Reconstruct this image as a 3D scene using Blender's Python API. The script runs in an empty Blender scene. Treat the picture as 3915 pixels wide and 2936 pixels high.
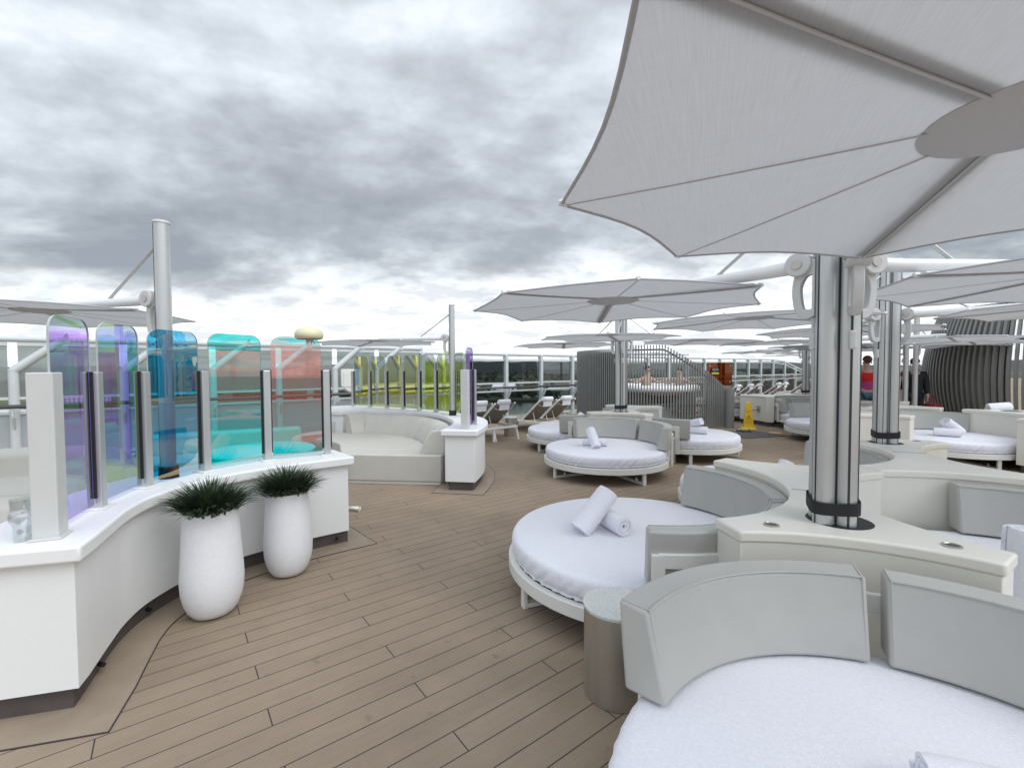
import bpy, bmesh, math, random
from mathutils import Vector, Matrix
R = math.radians
random.seed(11)
S = bpy.context.scene
COL = S.collection
# ------------------------------------------------------------------ camera
cam_d = bpy.data.cameras.new('camera'); cam = bpy.data.objects.new('camera', cam_d); COL.objects.link(cam)
cam_d.sensor_width = 36.0; cam_d.lens = 36.0 * 1740.0 / 3915.0
cam_d.clip_start = 0.05; cam_d.clip_end = 40000
cam.matrix_world = Matrix.Translation((0, 0, 1.62)) @ Matrix.Rotation(math.pi/2 - R(1.975), 4, 'X') @ Matrix.Rotation(R(-0.30), 4, 'Z')
S.camera = cam
# ------------------------------------------------------------------ world
W = bpy.data.worlds.new('World'); S.world = W; W.use_nodes = True
wn = W.node_tree.nodes; wl = W.node_tree.links; wn.clear()
def N(tree, typ, ins=None, **kw):
    n = tree.nodes.new(typ)
    for k, v in kw.items(): setattr(n, k, v)
    for k, v in (ins or {}).items():
        if hasattr(v, 'is_linked') or isinstance(v, bpy.types.NodeSocket): tree.links.new(v, n.inputs[k])
        else: n.inputs[k].default_value = v
    return n
def M_(tree, op, a, b=None, c=None, clamp=False):
    n = tree.nodes.new('ShaderNodeMath'); n.operation = op; n.use_clamp = clamp
    for i, v in enumerate((a, b, c)):
        if v is None: continue
        if isinstance(v, bpy.types.NodeSocket): tree.links.new(v, n.inputs[i])
        else: n.inputs[i].default_value = v
    return n.outputs[0]
def ramp(tree, fac, stops, interp='LINEAR'):
    n = tree.nodes.new('ShaderNodeValToRGB'); n.color_ramp.interpolation = interp
    e = n.color_ramp.elements
    while len(e) > len(stops): e.remove(e[-1])
    while len(e) < len(stops): e.new(0.5)
    for el, (p, c) in zip(e, stops):
        el.position = p; el.color = (c[0], c[1], c[2], 1) if len(c) == 3 else c
    tree.links.new(fac, n.inputs[0]); return n.outputs[0]
SUN_EL, SUN_AZ = 46, 116      # the bright part of the overcast, behind and right of the camera
wt = W.node_tree
geo = N(wt, 'ShaderNodeTexCoord')
sep = N(wt, 'ShaderNodeSeparateXYZ', {0: geo.outputs['Generated']})
zc = M_(wt, 'MAXIMUM', sep.outputs[2], 0.0)
den = M_(wt, 'ADD', zc, 0.26)
cu = M_(wt, 'DIVIDE', sep.outputs[0], den); cv = M_(wt, 'DIVIDE', sep.outputs[1], den)
cvec = N(wt, 'ShaderNodeCombineXYZ', {0: cu, 1: cv, 2: 3.7})
rot = N(wt, 'ShaderNodeMapping', {'Vector': cvec.outputs[0], 'Rotation': (0, 0, R(-24)), 'Scale': (0.85, 1.1, 1)})
n1 = N(wt, 'ShaderNodeTexNoise', {'Vector': rot.outputs[0], 'Scale': 1.25, 'Detail': 10.0, 'Roughness': 0.55, 'Distortion': 0.25})
n2 = N(wt, 'ShaderNodeTexNoise', {'Vector': rot.outputs[0], 'Scale': 5.5, 'Detail': 9.0, 'Roughness': 0.58, 'Distortion': 0.15})
n3 = N(wt, 'ShaderNodeTexNoise', {'Vector': rot.outputs[0], 'Scale': 0.9, 'Detail': 2.0})
cl = M_(wt, 'ADD', M_(wt, 'MULTIPLY', n1.outputs[0], 0.60), M_(wt, 'ADD', M_(wt, 'MULTIPLY', n2.outputs[0], 0.26), M_(wt, 'MULTIPLY', n3.outputs[0], 0.14)))
ccol = ramp(wt, cl, [(0.375, (.262, .285, .315)), (0.455, (.345, .372, .405)), (0.515, (.455, .49, .53)), (0.58, (.61, .655, .705)), (0.67, (.86, .92, .98))])
# brighter, whiter band of thin cloud towards the horizon
hz = M_(wt, 'SUBTRACT', 1.0, M_(wt, 'DIVIDE', zc, 0.31), clamp=True)
hzn = M_(wt, 'ADD', hz, M_(wt, 'MULTIPLY', M_(wt, 'SUBTRACT', n1.outputs[0], 0.5), 1.1))
hf = ramp(wt, hzn, [(0.22, (0, 0, 0)), (0.62, (1, 1, 1))])
mixh = N(wt, 'ShaderNodeMix', {6: ccol}, data_type='RGBA'); wl.new(hf, mixh.inputs[0])
wl.new(ramp(wt, n2.outputs[0], [(.40, (.66, .69, .71)), (.50, (.84, .88, .90)), (.58, (.98, 1.03, 1.05))]), mixh.inputs[7])
sky = N(wt, 'ShaderNodeTexSky', sky_type='NISHITA', sun_disc=False, sun_elevation=R(SUN_EL), sun_rotation=R(SUN_AZ))
# unseen sky overhead and behind the camera, brightened to lift the scene lighting
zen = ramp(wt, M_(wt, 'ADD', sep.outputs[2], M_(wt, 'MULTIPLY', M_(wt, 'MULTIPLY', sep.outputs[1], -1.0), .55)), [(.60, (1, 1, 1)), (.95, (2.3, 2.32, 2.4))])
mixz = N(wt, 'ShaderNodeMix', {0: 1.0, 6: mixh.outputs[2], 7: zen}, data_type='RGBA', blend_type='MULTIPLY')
skc = N(wt, 'ShaderNodeMix', {0: 1.0, 6: sky.outputs[0], 7: (.11, .11, .11, 1)}, data_type='RGBA', blend_type='MULTIPLY')
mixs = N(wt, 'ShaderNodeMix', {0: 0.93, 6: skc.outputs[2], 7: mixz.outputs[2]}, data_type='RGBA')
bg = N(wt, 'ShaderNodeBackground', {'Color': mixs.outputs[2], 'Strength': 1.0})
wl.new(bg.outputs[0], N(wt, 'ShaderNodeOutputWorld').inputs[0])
# ------------------------------------------------------------------ sun behind the cloud
sd = bpy.data.lights.new('sun', 'SUN'); sun = bpy.data.objects.new('sun', sd); COL.objects.link(sun)
sd.energy = 1.25; sd.angle = R(48); sd.color = (1.0, .985, .96)
az = R(SUN_AZ)
sdir = Vector((math.sin(az)*math.cos(R(SUN_EL)), math.cos(az)*math.cos(R(SUN_EL)), math.sin(R(SUN_EL))))
sun.rotation_euler = sdir.to_track_quat('Z', 'Y').to_euler()
S.view_settings.view_transform = 'Standard'; S.view_settings.look = 'None'
S.view_settings.exposure = 0.43; S.view_settings.gamma = 1.0
S.cycles.max_bounces = 10; S.cycles.transparent_max_bounces = 24; S.cycles.glossy_bounces = 5; S.cycles.diffuse_bounces = 4
S.cycles.use_denoising = True
# ------------------------------------------------------------------ materials
MAT = {}
def mat(name, col, rough=0.5, metal=0.0, nscale=None, namt=0.06, bump=0.0, bscale=80, spec=0.5, coat=0.0, sheen=0.0, stretch=None):
    m = bpy.data.materials.new(name); m.use_nodes = True; t = m.node_tree; b = t.nodes['Principled BSDF']
    b.inputs['Base Color'].default_value = (*col, 1); b.inputs['Roughness'].default_value = rough
    b.inputs['Metallic'].default_value = metal; b.inputs['Specular IOR Level'].default_value = spec
    if coat: b.inputs['Coat Weight'].default_value = coat; b.inputs['Coat Roughness'].default_value = 0.15
    if sheen: b.inputs['Sheen Weight'].default_value = sheen
    tc = N(t, 'ShaderNodeTexCoord')
    vec = tc.outputs['Object']
    if stretch: vec = N(t, 'ShaderNodeMapping', {'Vector': vec, 'Scale': stretch}).outputs[0]
    if nscale:
        nz = N(t, 'ShaderNodeTexNoise', {'Vector': vec, 'Scale': nscale, 'Detail': 5.0, 'Roughness': .6})
        lo = tuple(max(0, c*(1-namt)) for c in col); hi = tuple(min(1, c*(1+namt)) for c in col)
        t.links.new(ramp(t, nz.outputs[0], [(.3, lo), (.7, hi)]), b.inputs['Base Color'])
        rr = ramp(t, nz.outputs[0], [(.3, (max(0, rough-.06),)*3), (.7, (min(1, rough+.08),)*3)])
        t.links.new(rr, b.inputs['Roughness'])
    if bump:
        bn = N(t, 'ShaderNodeTexNoise', {'Vector': vec, 'Scale': bscale, 'Detail': 3.0})
        bp = N(t, 'ShaderNodeBump', {'Strength': bump, 'Distance': .01, 'Height': bn.outputs[0]})
        t.links.new(bp.outputs[0], b.inputs['Normal'])
    MAT[name] = m; return m
mat('white_gelcoat', (.80, .805, .79), .42, nscale=40, namt=.012, bump=.05, bscale=260)
mat('cream_gelcoat', (.745, .725, .65), .36, nscale=30, namt=.015, bump=.03, bscale=200, coat=.12)
mat('plinth', (.085, .070, .065), .6, nscale=8, namt=.2)
mat('powder_white', (.72, .715, .67), .42, nscale=6, namt=.03, bump=.04, bscale=300)
mat('lounger_white', (.80, .80, .79), .4, nscale=6, namt=.03)
mat('vinyl', (.445, .442, .415), .46, nscale=5, namt=.035, bump=.06, bscale=300)
mat('sofa_vinyl', (.55, .53, .475), .5, nscale=4, namt=.04, bump=.2, bscale=6)
mat('towel', (.80, .805, .86), .95, nscale=70, namt=.05, bump=.38, bscale=260, sheen=.3)
mat('alu', (.54, .55, .545), .34, .62, nscale=4, namt=.03, stretch=(1, 1, .05))
mat('alu_dark', (.04, .04, .045), .4, .2)
mat('steel_brushed', (.50, .47, .43), .34, .85, nscale=30, namt=.04, stretch=(1, 1, .04))
mat('black_strap', (.012, .012, .014), .7, bump=.2, bscale=150)
mat('rubber', (.010, .010, .011), .55)
mat('cast_white', (.56, .565, .55), .45, nscale=5, namt=.03)
mat('arm_white', (.74, .745, .735), .35, nscale=3, namt=.03)
mat('rail_paint', (.56, .60, .60), .38, nscale=3, namt=.05)
mat('rail_dark', (.055, .055, .06), .28)
mat('slat_paint', (.225, .23, .215), .45, nscale=3, namt=.08)
mat('slat_back', (.085, .088, .09), .6)
mat('taupe_mesh', (.25, .225, .195), .7, nscale=60, namt=.12, bump=.2, bscale=400)
mat('pot_white', (.81, .815, .83), .6, nscale=40, namt=.03, bump=.25, bscale=260)
mat('wood_red', (.10, .042, .03), .5, nscale=8, namt=.25)
mat('skin', (.52, .32, .24), .5, nscale=12, namt=.06)
mat('skin_tan', (.42, .25, .18), .5, nscale=12, namt=.06)
mat('hair', (.10, .045, .025), .6); mat('hair_dark', (.02, .016, .013), .6)
mat('jeans', (.07, .12, .19), .8, nscale=30, namt=.25)
mat('khaki', (.56, .45, .35), .8, nscale=20, namt=.1)
mat('navy', (.010, .011, .018), .7)
mat('bag_red', (.32, .025, .045), .5)
mat('cone_yellow', (.80, .50, .012), .4, nscale=6, namt=.05)
mat('print_red', (.42, .08, .01), .6); mat('print_black', (.012, .012, .012), .6); mat('print_white', (.8, .8, .8), .6); mat('print_yellow', (.7, .52, .05), .6)
mat('mat_dark', (.11, .105, .10), .9, nscale=200, namt=.3)
mat('sticker', (.72, .42, .22), .6, nscale=30, namt=.2)
mat('dome_cream', (.72, .66, .44), .45, nscale=3, namt=.05)
mat('shoe_dark', (.03, .045, .05), .6); mat('shoe_pale', (.55, .6, .5), .6)
mat('water_tub', (.25, .5, .55), .1)
mat('soil', (.02, .018, .015), .9)
mat('deck_side', (.5, .52, .52), .5)

def wrinkles(name, strength, sc):
    t = MAT[name].node_tree; b = t.nodes['Principled BSDF']; old = b.inputs['Normal'].links[0].from_node
    tc = N(t, 'ShaderNodeTexCoord'); mp = N(t, 'ShaderNodeMapping', {'Vector': tc.outputs['Object'], 'Rotation': (0, 0, .6), 'Scale': (sc, sc*3.2, sc)})
    nz = N(t, 'ShaderNodeTexNoise', {'Vector': mp.outputs[0], 'Scale': 1.0, 'Detail': 3.0, 'Distortion': 1.2})
    rg = ramp(t, nz.outputs[0], [(.44, (0, 0, 0)), (.5, (1, 1, 1)), (.56, (0, 0, 0))])
    bp = N(t, 'ShaderNodeBump', {'Strength': strength, 'Distance': .02, 'Height': rg}); t.links.new(old.outputs[0], bp.inputs['Normal']); t.links.new(bp.outputs[0], b.inputs['Normal'])
wrinkles('towel', .045, 2.3); wrinkles('sofa_vinyl', .03, 1.6)
def two_col(name, c1, c2, scale, rough=.5):
    m = mat(name, c1, rough); t = m.node_tree; tc = N(t, 'ShaderNodeTexCoord')
    v = N(t, 'ShaderNodeTexVoronoi', {'Vector': tc.outputs['Object'], 'Scale': scale})
    t.links.new(ramp(t, v.outputs['Color'], [(.25, c1), (.6, c2)]), t.nodes['Principled BSDF'].inputs['Base Color']); return m
two_col('terrazzo', (.63, .65, .62), (.53, .55, .52), 170, .3)
def zbands(name, stops, rough=.8, axis=2):
    m = mat(name, (.5, .5, .5), rough); t = m.node_tree; tc = N(t, 'ShaderNodeTexCoord')
    sp = N(t, 'ShaderNodeSeparateXYZ', {0: tc.outputs['Object']})
    f = M_(t, 'DIVIDE', sp.outputs[axis], 2.0)
    t.links.new(ramp(t, f, [(p/2.0, c) for p, c in stops], 'CONSTANT'), t.nodes['Principled BSDF'].inputs['Base Color']); return m
zbands('sweater_stripes', [(0, (.40, .01, .02)), (.96, (.40, .02, .03)), (1.03, (.42, .045, .22)), (1.25, (.55, .008, .010)), (1.47, (.5, .05, .06))])
# deck planking: composite boards 0.1315 m wide, butts stepping by a third of a board
def deck_material():
    m = mat('deck_planks', (.3, .27, .23), .55); t = m.node_tree; b = t.nodes['Principled BSDF']
    tc = N(t, 'ShaderNodeTexCoord'); sp = N(t, 'ShaderNodeSeparateXYZ', {0: tc.outputs['Object']})
    a = math.atan2(.603, .7976); tx, ty = math.cos(a), math.sin(a)
    tt = M_(t, 'ADD', M_(t, 'MULTIPLY', sp.outputs[0], tx), M_(t, 'MULTIPLY', sp.outputs[1], ty))
    nn = M_(t, 'ADD', M_(t, 'MULTIPLY', sp.outputs[0], -ty), M_(t, 'MULTIPLY', sp.outputs[1], tx))
    w = .1320; L = 1.911
    rw = M_(t, 'DIVIDE', M_(t, 'SUBTRACT', nn, 2.0085), w)
    row = M_(t, 'FLOOR', rw); fr = M_(t, 'FRACT', rw)
    xx = M_(t, 'SUBTRACT', M_(t, 'DIVIDE', M_(t, 'SUBTRACT', tt, .978), L), M_(t, 'DIVIDE', row, 3.0))
    bd = M_(t, 'FLOOR', xx); fx = M_(t, 'FRACT', xx)
    def line(f, hw):   # 1 inside the caulked seam
        d = M_(t, 'MINIMUM', f, M_(t, 'SUBTRACT', 1.0, f))
        return M_(t, 'LESS_THAN', d, hw)
    seam = M_(t, 'MAXIMUM', line(fr, .0027/w), line(fx, .0027/L))
    idv = N(t, 'ShaderNodeCombineXYZ', {0: row, 1: bd, 2: 0.5})
    wn_ = N(t, 'ShaderNodeTexWhiteNoise', {'Vector': idv.outputs[0]}, noise_dimensions='3D')
    gv = N(t, 'ShaderNodeCombineXYZ', {0: M_(t, 'MULTIPLY', tt, 2.2), 1: M_(t, 'MULTIPLY', nn, 55.0), 2: M_(t, 'MULTIPLY', wn_.outputs[0], 20)})
    gr = N(t, 'ShaderNodeTexNoise', {'Vector': gv.outputs[0], 'Scale': 1.0, 'Detail': 4.0})
    st = N(t, 'ShaderNodeTexNoise', {'Vector': tc.outputs['Object'], 'Scale': .9, 'Detail': 6.0, 'Roughness': .65})
    sp2 = N(t, 'ShaderNodeTexNoise', {'Vector': tc.outputs['Object'], 'Scale': 7.0, 'Detail': 4.0, 'Roughness': .6})
    base = ramp(t, M_(t, 'ADD', M_(t, 'MULTIPLY', gr.outputs[0], .8), M_(t, 'MULTIPLY', wn_.outputs[0], .2)),
                [(.2, (.282, .219, .158)), (.8, (.338, .266, .197))])
    dirt = ramp(t, st.outputs[0], [(.33, (.80, .79, .78)), (.62, (1.03, 1.02, 1.0))])
    mx = N(t, 'ShaderNodeMix', {0: 1.0, 6: base, 7: dirt}, data_type='RGBA', blend_type='MULTIPLY')
    spot = ramp(t, sp2.outputs[0], [(.28, (.80, .79, .78)), (.36, (1, 1, 1))])
    mx3 = N(t, 'ShaderNodeMix', {0: 1.0, 6: mx.outputs[2], 7: spot}, data_type='RGBA', blend_type='MULTIPLY')
    mx2 = N(t, 'ShaderNodeMix', {6: mx3.outputs[2], 7: (.045, .036, .040, 1)}, data_type='RGBA'); t.links.new(seam, mx2.inputs[0])
    t.links.new(mx2.outputs[2], b.inputs['Base Color'])
    t.links.new(ramp(t, gr.outputs[0], [(.3, (.66,)*3), (.7, (.82,)*3)]), b.inputs['Roughness']); b.inputs['Specular IOR Level'].default_value = .22
    hgt = M_(t, 'SUBTRACT', M_(t, 'MULTIPLY', gr.outputs[0], .25), seam)
    bp = N(t, 'ShaderNodeBump', {'Strength': .12, 'Distance': .003, 'Height': hgt}); t.links.new(bp.outputs[0], b.inputs['Normal'])
deck_material()
mat('deck_margin', (.295, .232, .170), .55, nscale=5, namt=.10, bump=.05, bscale=60)
mat('caulk', (.045, .036, .04), .6)
def canopy_material():
    m = bpy.data.materials.new('canopy_fabric'); m.use_nodes = True; t = m.node_tree; t.nodes.clear(); MAT['canopy_fabric'] = m
    tc = N(t, 'ShaderNodeTexCoord')
    mp = N(t, 'ShaderNodeMapping', {'Vector': tc.outputs['Object'], 'Scale': (9, 520, 40)})
    nz = N(t, 'ShaderNodeTexNoise', {'Vector': mp.outputs[0], 'Scale': 1.0, 'Detail': 2.0})
    mp2 = N(t, 'ShaderNodeMapping', {'Vector': tc.outputs['Object'], 'Scale': (520, 9, 40)})
    nz2 = N(t, 'ShaderNodeTexNoise', {'Vector': mp2.outputs[0], 'Scale': 1.0, 'Detail': 2.0})
    f = M_(t, 'ADD', M_(t, 'MULTIPLY', nz.outputs[0], .6), M_(t, 'MULTIPLY', nz2.outputs[0], .4))
    c = ramp(t, f, [(.32, (.475, .478, .482)), (.68, (.565, .568, .572))])
    bp = N(t, 'ShaderNodeBump', {'Strength': .15, 'Distance': .002, 'Height': f})
    d = N(t, 'ShaderNodeBsdfDiffuse', {'Color': c, 'Normal': bp.outputs[0]}); tr = N(t, 'ShaderNodeBsdfTranslucent', {'Color': c})
    mx = N(t, 'ShaderNodeMixShader', {0: .40, 1: d.outputs[0], 2: tr.outputs[0]})
    t.links.new(mx.outputs[0], N(t, 'ShaderNodeOutputMaterial').inputs[0])
canopy_material()
mat('canopy_hem', (.42, .42, .43), .8); mat('canopy_rib', (.50, .50, .505), .8); mat('canopy_hub', (.50, .50, .505), .8, bump=.2, bscale=300)
def pane_material(name, tcol, rcol, rfac):
    m = bpy.data.materials.new(name); m.use_nodes = True; t = m.node_tree; t.nodes.clear(); MAT[name] = m
    tr = N(t, 'ShaderNodeBsdfTransparent', {'Color': (*tcol, 1)}); gl = N(t, 'ShaderNodeBsdfGlossy', {'Color': (*rcol, 1), 'Roughness': 0.0})
    mx = N(t, 'ShaderNodeMixShader', {0: rfac, 1: tr.outputs[0], 2: gl.outputs[0]})
    t.links.new(mx.outputs[0], N(t, 'ShaderNodeOutputMaterial').inputs[0])
pane_material('pane_green', (.66, .34, 1.0), (.45, 1.0, .36), .30)
pane_material('pane_lime', (.36, .36, 1.0), (.78, 1.0, .12), .32)
pane_material('pane_blue', (.02, .60, 1.0), (1.0, .70, .34), .36)
pane_material('pane_cyan', (.0, .90, .92), (1.0, .30, .22), .30)
pane_material('pane_cyan_coral', (.0, .88, .90), (1.0, .27, .22), .42)
pane_material('pane_olive', (.14, .40, 1.0), (1.0, .86, .10), .56)
pane_material('pane_yellow', (.55, .50, .98), (.80, .98, .06), .56)
pane_material('pane_violet', (.46, .30, .70), (.50, .48, .52), .35)
pane_material('rail_glass', (.50, .54, .52), (.8, .85, .86), .12)
def frosted(name, col, clear):
    m = bpy.data.materials.new(name); m.use_nodes = True; t = m.node_tree; t.nodes.clear(); MAT[name] = m
    tr = N(t, 'ShaderNodeBsdfTransparent', {'Color': (.62, .67, .65, 1)}); d = N(t, 'ShaderNodeBsdfDiffuse', {'Color': (*col, 1)}); q = N(t, 'ShaderNodeBsdfTranslucent', {'Color': (*col, 1)})
    a = N(t, 'ShaderNodeMixShader', {0: .5, 1: d.outputs[0], 2: q.outputs[0]}); b = N(t, 'ShaderNodeMixShader', {0: clear, 1: a.outputs[0], 2: tr.outputs[0]})
    g = N(t, 'ShaderNodeBsdfGlossy', {'Color': (.85, .9, .9, 1), 'Roughness': .02}); e = N(t, 'ShaderNodeMixShader', {0: .08, 1: b.outputs[0], 2: g.outputs[0]})
    t.links.new(e.outputs[0], N(t, 'ShaderNodeOutputMaterial').inputs[0])
frosted('pale_glass_upper', (.44, .47, .45), .50); frosted('pale_glass_lower', (.64, .68, .70), .18)  # pale half-clear panes, the lower ones whiter and denser
pane_material('acrylic_orange', (.55, .20, .08), (.8, .4, .2), .12)
pane_material('clear_glass', (.90, .92, .92), (1, 1, 1), .16)
mat('pane_edge', (.42, .45, .45), .25)
def foliage(name, lo, hi, scale):
    m = mat(name, lo, .75); t = m.node_tree; tc = N(t, 'ShaderNodeTexCoord')
    nz = N(t, 'ShaderNodeTexNoise', {'Vector': tc.outputs['Object'], 'Scale': scale, 'Detail': 3.0})
    t.links.new(ramp(t, nz.outputs[0], [(.35, lo), (.65, hi)]), t.nodes['Principled BSDF'].inputs['Base Color'])
foliage('grass_blade', (.010, .024, .010), (.065, .105, .042), 25)
foliage('woods', (.016, .024, .016), (.050, .055, .028), .03)
foliage('woods_hazed', (.026, .032, .038), (.062, .066, .070), .02)  # far hills: distance haze mixed into the bluish wood colour
def terrain_material():
    m = mat('terrain', (.06, .07, .04), .9); t = m.node_tree; tc = N(t, 'ShaderNodeTexCoord')
    mp = N(t, 'ShaderNodeMapping', {'Vector': tc.outputs['Object'], 'Scale': (.006, .0028, 1)})
    v = N(t, 'ShaderNodeTexVoronoi', {'Vector': mp.outputs[0], 'Scale': 1.0})
    nz = N(t, 'ShaderNodeTexNoise', {'Vector': tc.outputs['Object'], 'Scale': .02, 'Detail': 6.0})
    c = ramp(t, v.outputs['Color'], [(.2, (.035, .045, .022)), (.4, (.085, .115, .035)), (.6, (.06, .05, .035)), (.75, (.11, .13, .05)), (.9, (.045, .05, .035))])
    mx = N(t, 'ShaderNodeMix', {0: 1.0, 6: c, 7: ramp(t, nz.outputs[0], [(.3, (.55,)*3), (.7, (1.2,)*3)])}, data_type='RGBA', blend_type='MULTIPLY')
    t.links.new(mx.outputs[2], t.nodes['Principled BSDF'].inputs['Base Color'])
terrain_material()
mat('estuary', (.05, .06, .065), .12, bump=.3, bscale=.05)
mat('metal_roof', (.42, .45, .46), .5, nscale=.5, namt=.15); mat('shed_wall', (.10, .11, .12), .7, nscale=.3, namt=.2)
mat('brick_wall', (.16, .07, .05), .8, nscale=.5, namt=.2); mat('render_white', (.55, .56, .56), .7, nscale=.3, namt=.08); mat('window_dark', (.03, .035, .04), .2)
mat('container_maroon', (.11, .028, .04), .6, nscale=.4, namt=.3)
# ------------------------------------------------------------------ mesh helpers
class MB:
    def __init__(s): s.v = []; s.f = []
    def add(s, vs, fs):
        o = len(s.v); s.v += [tuple(v) for v in vs]; s.f += [tuple(o+i for i in f) for f in fs]; return s
    def box(s, c, d, rz=0):
        x, y, z = (k/2 for k in d); ca, sa = math.cos(rz), math.sin(rz); vs = []
        for a in (-x, x):
            for b in (-y, y):
                for e in (-z, z): vs.append((c[0]+a*ca-b*sa, c[1]+a*sa+b*ca, c[2]+e))
        return s.add(vs, [(0, 1, 3, 2), (4, 6, 7, 5), (0, 4, 5, 1), (2, 3, 7, 6), (0, 2, 6, 4), (1, 5, 7, 3)])
    def bar(s, p, q, w, h, up=(0, 0, 1)):
        p, q = Vector(p), Vector(q); d = (q-p).normalized(); u = Vector(up)
        if abs(d.dot(u)) > .98: u = Vector((1, 0, 0))
        sd = d.cross(u).normalized(); u = sd.cross(d); vs = []
        for e in (p, q):
            for a, b in ((-1, -1), (1, -1), (1, 1), (-1, 1)): vs.append(e+sd*a*w/2+u*b*h/2)
        return s.add(vs, [(3, 2, 1, 0), (4, 5, 6, 7), (0, 1, 5, 4), (1, 2, 6, 5), (2, 3, 7, 6), (3, 0, 4, 7)])
    def tube(s, pts, r, n=12, caps=True, closed=False):
        pts = [Vector(p) for p in pts]; rs = r if isinstance(r, (list, tuple)) else [r]*len(pts); vs = []; fs = []; m = len(pts)
        up = Vector((0, 0, 1)); d0 = (pts[1]-pts[0]).normalized()
        if abs(d0.dot(up)) > .95: up = Vector((1, 0, 0))
        for i, p in enumerate(pts):
            if closed: d = (pts[(i+1) % m]-pts[i-1]).normalized()
            else: d = (pts[min(i+1, m-1)]-pts[max(i-1, 0)]).normalized()
            a = d.cross(up).normalized(); b = a.cross(d)
            if not closed: up = b
            for k in range(n):
                t = 2*math.pi*k/n; vs.append(p+a*math.cos(t)*rs[i]+b*math.sin(t)*rs[i])
        for i in range(m if closed else m-1):
            j = (i+1) % m
            for k in range(n): fs.append((i*n+k, i*n+(k+1) % n, j*n+(k+1) % n, j*n+k))
        if caps and not closed: fs.append(tuple(range(n))[::-1]); fs.append(tuple((m-1)*n+k for k in range(n)))
        return s.add(vs, fs)
    def prism(s, poly, z0, z1):
        n = len(poly); a = sum(poly[i][0]*poly[(i+1) % n][1]-poly[(i+1) % n][0]*poly[i][1] for i in range(n))
        if a < 0: poly = poly[::-1]
        vs = [(x, y, z0) for x, y in poly]+[(x, y, z1) for x, y in poly]
        return s.add(vs, [tuple(range(n))[::-1], tuple(range(n, 2*n))]+[(i, (i+1) % n, n+(i+1) % n, n+i) for i in range(n)])
    def lathe(s, prof, n=32, c=(0, 0, 0), a0=0, a1=2*math.pi):
        full = abs(a1-a0-2*math.pi) < 1e-6; m = n if full else n+1; vs = []; fs = []
        for r, z in prof:
            for k in range(m):
                t = a0+(a1-a0)*k/n; vs.append((c[0]+r*math.cos(t), c[1]+r*math.sin(t), c[2]+z))
        for i in range(len(prof)-1):
            for k in range(n):
                k2 = (k+1) % m; fs.append((i*m+k, i*m+k2, (i+1)*m+k2, (i+1)*m+k))
        return s.add(vs, fs)
    def sweep(s, path, prof, closed=False, caps=True):
        """prof (o, z) closed loop; o is measured to the right of the path's direction"""
        m = len(path); n = len(prof); vs = []; fs = []
        for i, p in enumerate(path):
            a = path[(i-1) % m] if closed else path[max(i-1, 0)]; b = path[(i+1) % m] if closed else path[min(i+1, m-1)]
            dx, dy = b[0]-a[0], b[1]-a[1]; l = math.hypot(dx, dy); nx, ny = dy/l, -dx/l
            for o, z in prof: vs.append((p[0]+nx*o, p[1]+ny*o, z))
        for i in range(m if closed else m-1):
            j = (i+1) % m
            for k in range(n): fs.append((i*n+k, j*n+k, j*n+(k+1) % n, i*n+(k+1) % n))
        if caps and not closed: fs.append(tuple(range(n))); fs.append(tuple((m-1)*n+k for k in range(n))[::-1])
        return s.add(vs, fs)
    def ball(s, c, r, n=12, m=8, sc=(1, 1, 1)):
        vs = []; fs = []
        for i in range(m+1):
            t = math.pi*i/m
            for k in range(n):
                p = 2*math.pi*k/n; vs.append((c[0]+r*sc[0]*math.sin(t)*math.cos(p), c[1]+r*sc[1]*math.sin(t)*math.sin(p), c[2]+r*sc[2]*math.cos(t)))
        for i in range(m):
            for k in range(n): fs.append((i*n+k, (i+1)*n+k, (i+1)*n+(k+1) % n, i*n+(k+1) % n))
        return s.add(vs, fs)
    def build(s, name, material, parent=None, off=(0, 0, 0), smooth=35, bevel=0, seg=2, fix=True):
        me = bpy.data.meshes.new(name)
        me.from_pydata([(v[0]-off[0], v[1]-off[1], v[2]-off[2]) for v in s.v], [], s.f); me.update()
        if fix:
            bm = bmesh.new(); bm.from_mesh(me); bmesh.ops.remove_doubles(bm, verts=bm.verts, dist=1e-5)
            bmesh.ops.recalc_face_normals(bm, faces=bm.faces); bm.to_mesh(me); bm.free()
        if smooth:
            me.shade_smooth(); me.set_sharp_from_angle(angle=R(smooth))
        me.materials.append(MAT[material] if isinstance(material, str) else material)
        o = bpy.data.objects.new(name, me); COL.objects.link(o)
        if parent: o.parent = parent
        if bevel:
            b = o.modifiers.new('bevel', 'BEVEL'); b.width = bevel; b.segments = seg; b.limit_method = 'ANGLE'; b.angle_limit = R(40)
            if smooth: b.harden_normals = False
        return o
def thing(name, label, cat, loc=(0, 0, 0), rz=0, group=None):
    o = bpy.data.objects.new(name, None); COL.objects.link(o); o.location = loc; o.rotation_euler = (0, 0, rz)
    o.empty_display_size = .1; o['label'] = label; o['category'] = cat
    if group: o['group'] = group
    return o
def tag(o, label, cat, group=None):
    o['label'] = label; o['category'] = cat
    if group: o['group'] = group
    return o
def struct(o): o['kind'] = 'structure'; return o
def dup(root, loc, rz, label, group=None):
    def cp(o, par):
        c = o.copy(); COL.objects.link(c)
        if par: c.parent = par
        for ch in list(o.children): cp(ch, c)
        return c
    r = cp(root, None); r.location = loc; r.rotation_euler = (0, 0, rz); r['label'] = label
    if group: r['group'] = group
    return r
def arc(c, r, a0, a1, n): return [(c[0]+r*math.cos(R(a0+(a1-a0)*i/n)), c[1]+r*math.sin(R(a0+(a1-a0)*i/n))) for i in range(n+1)]
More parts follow.
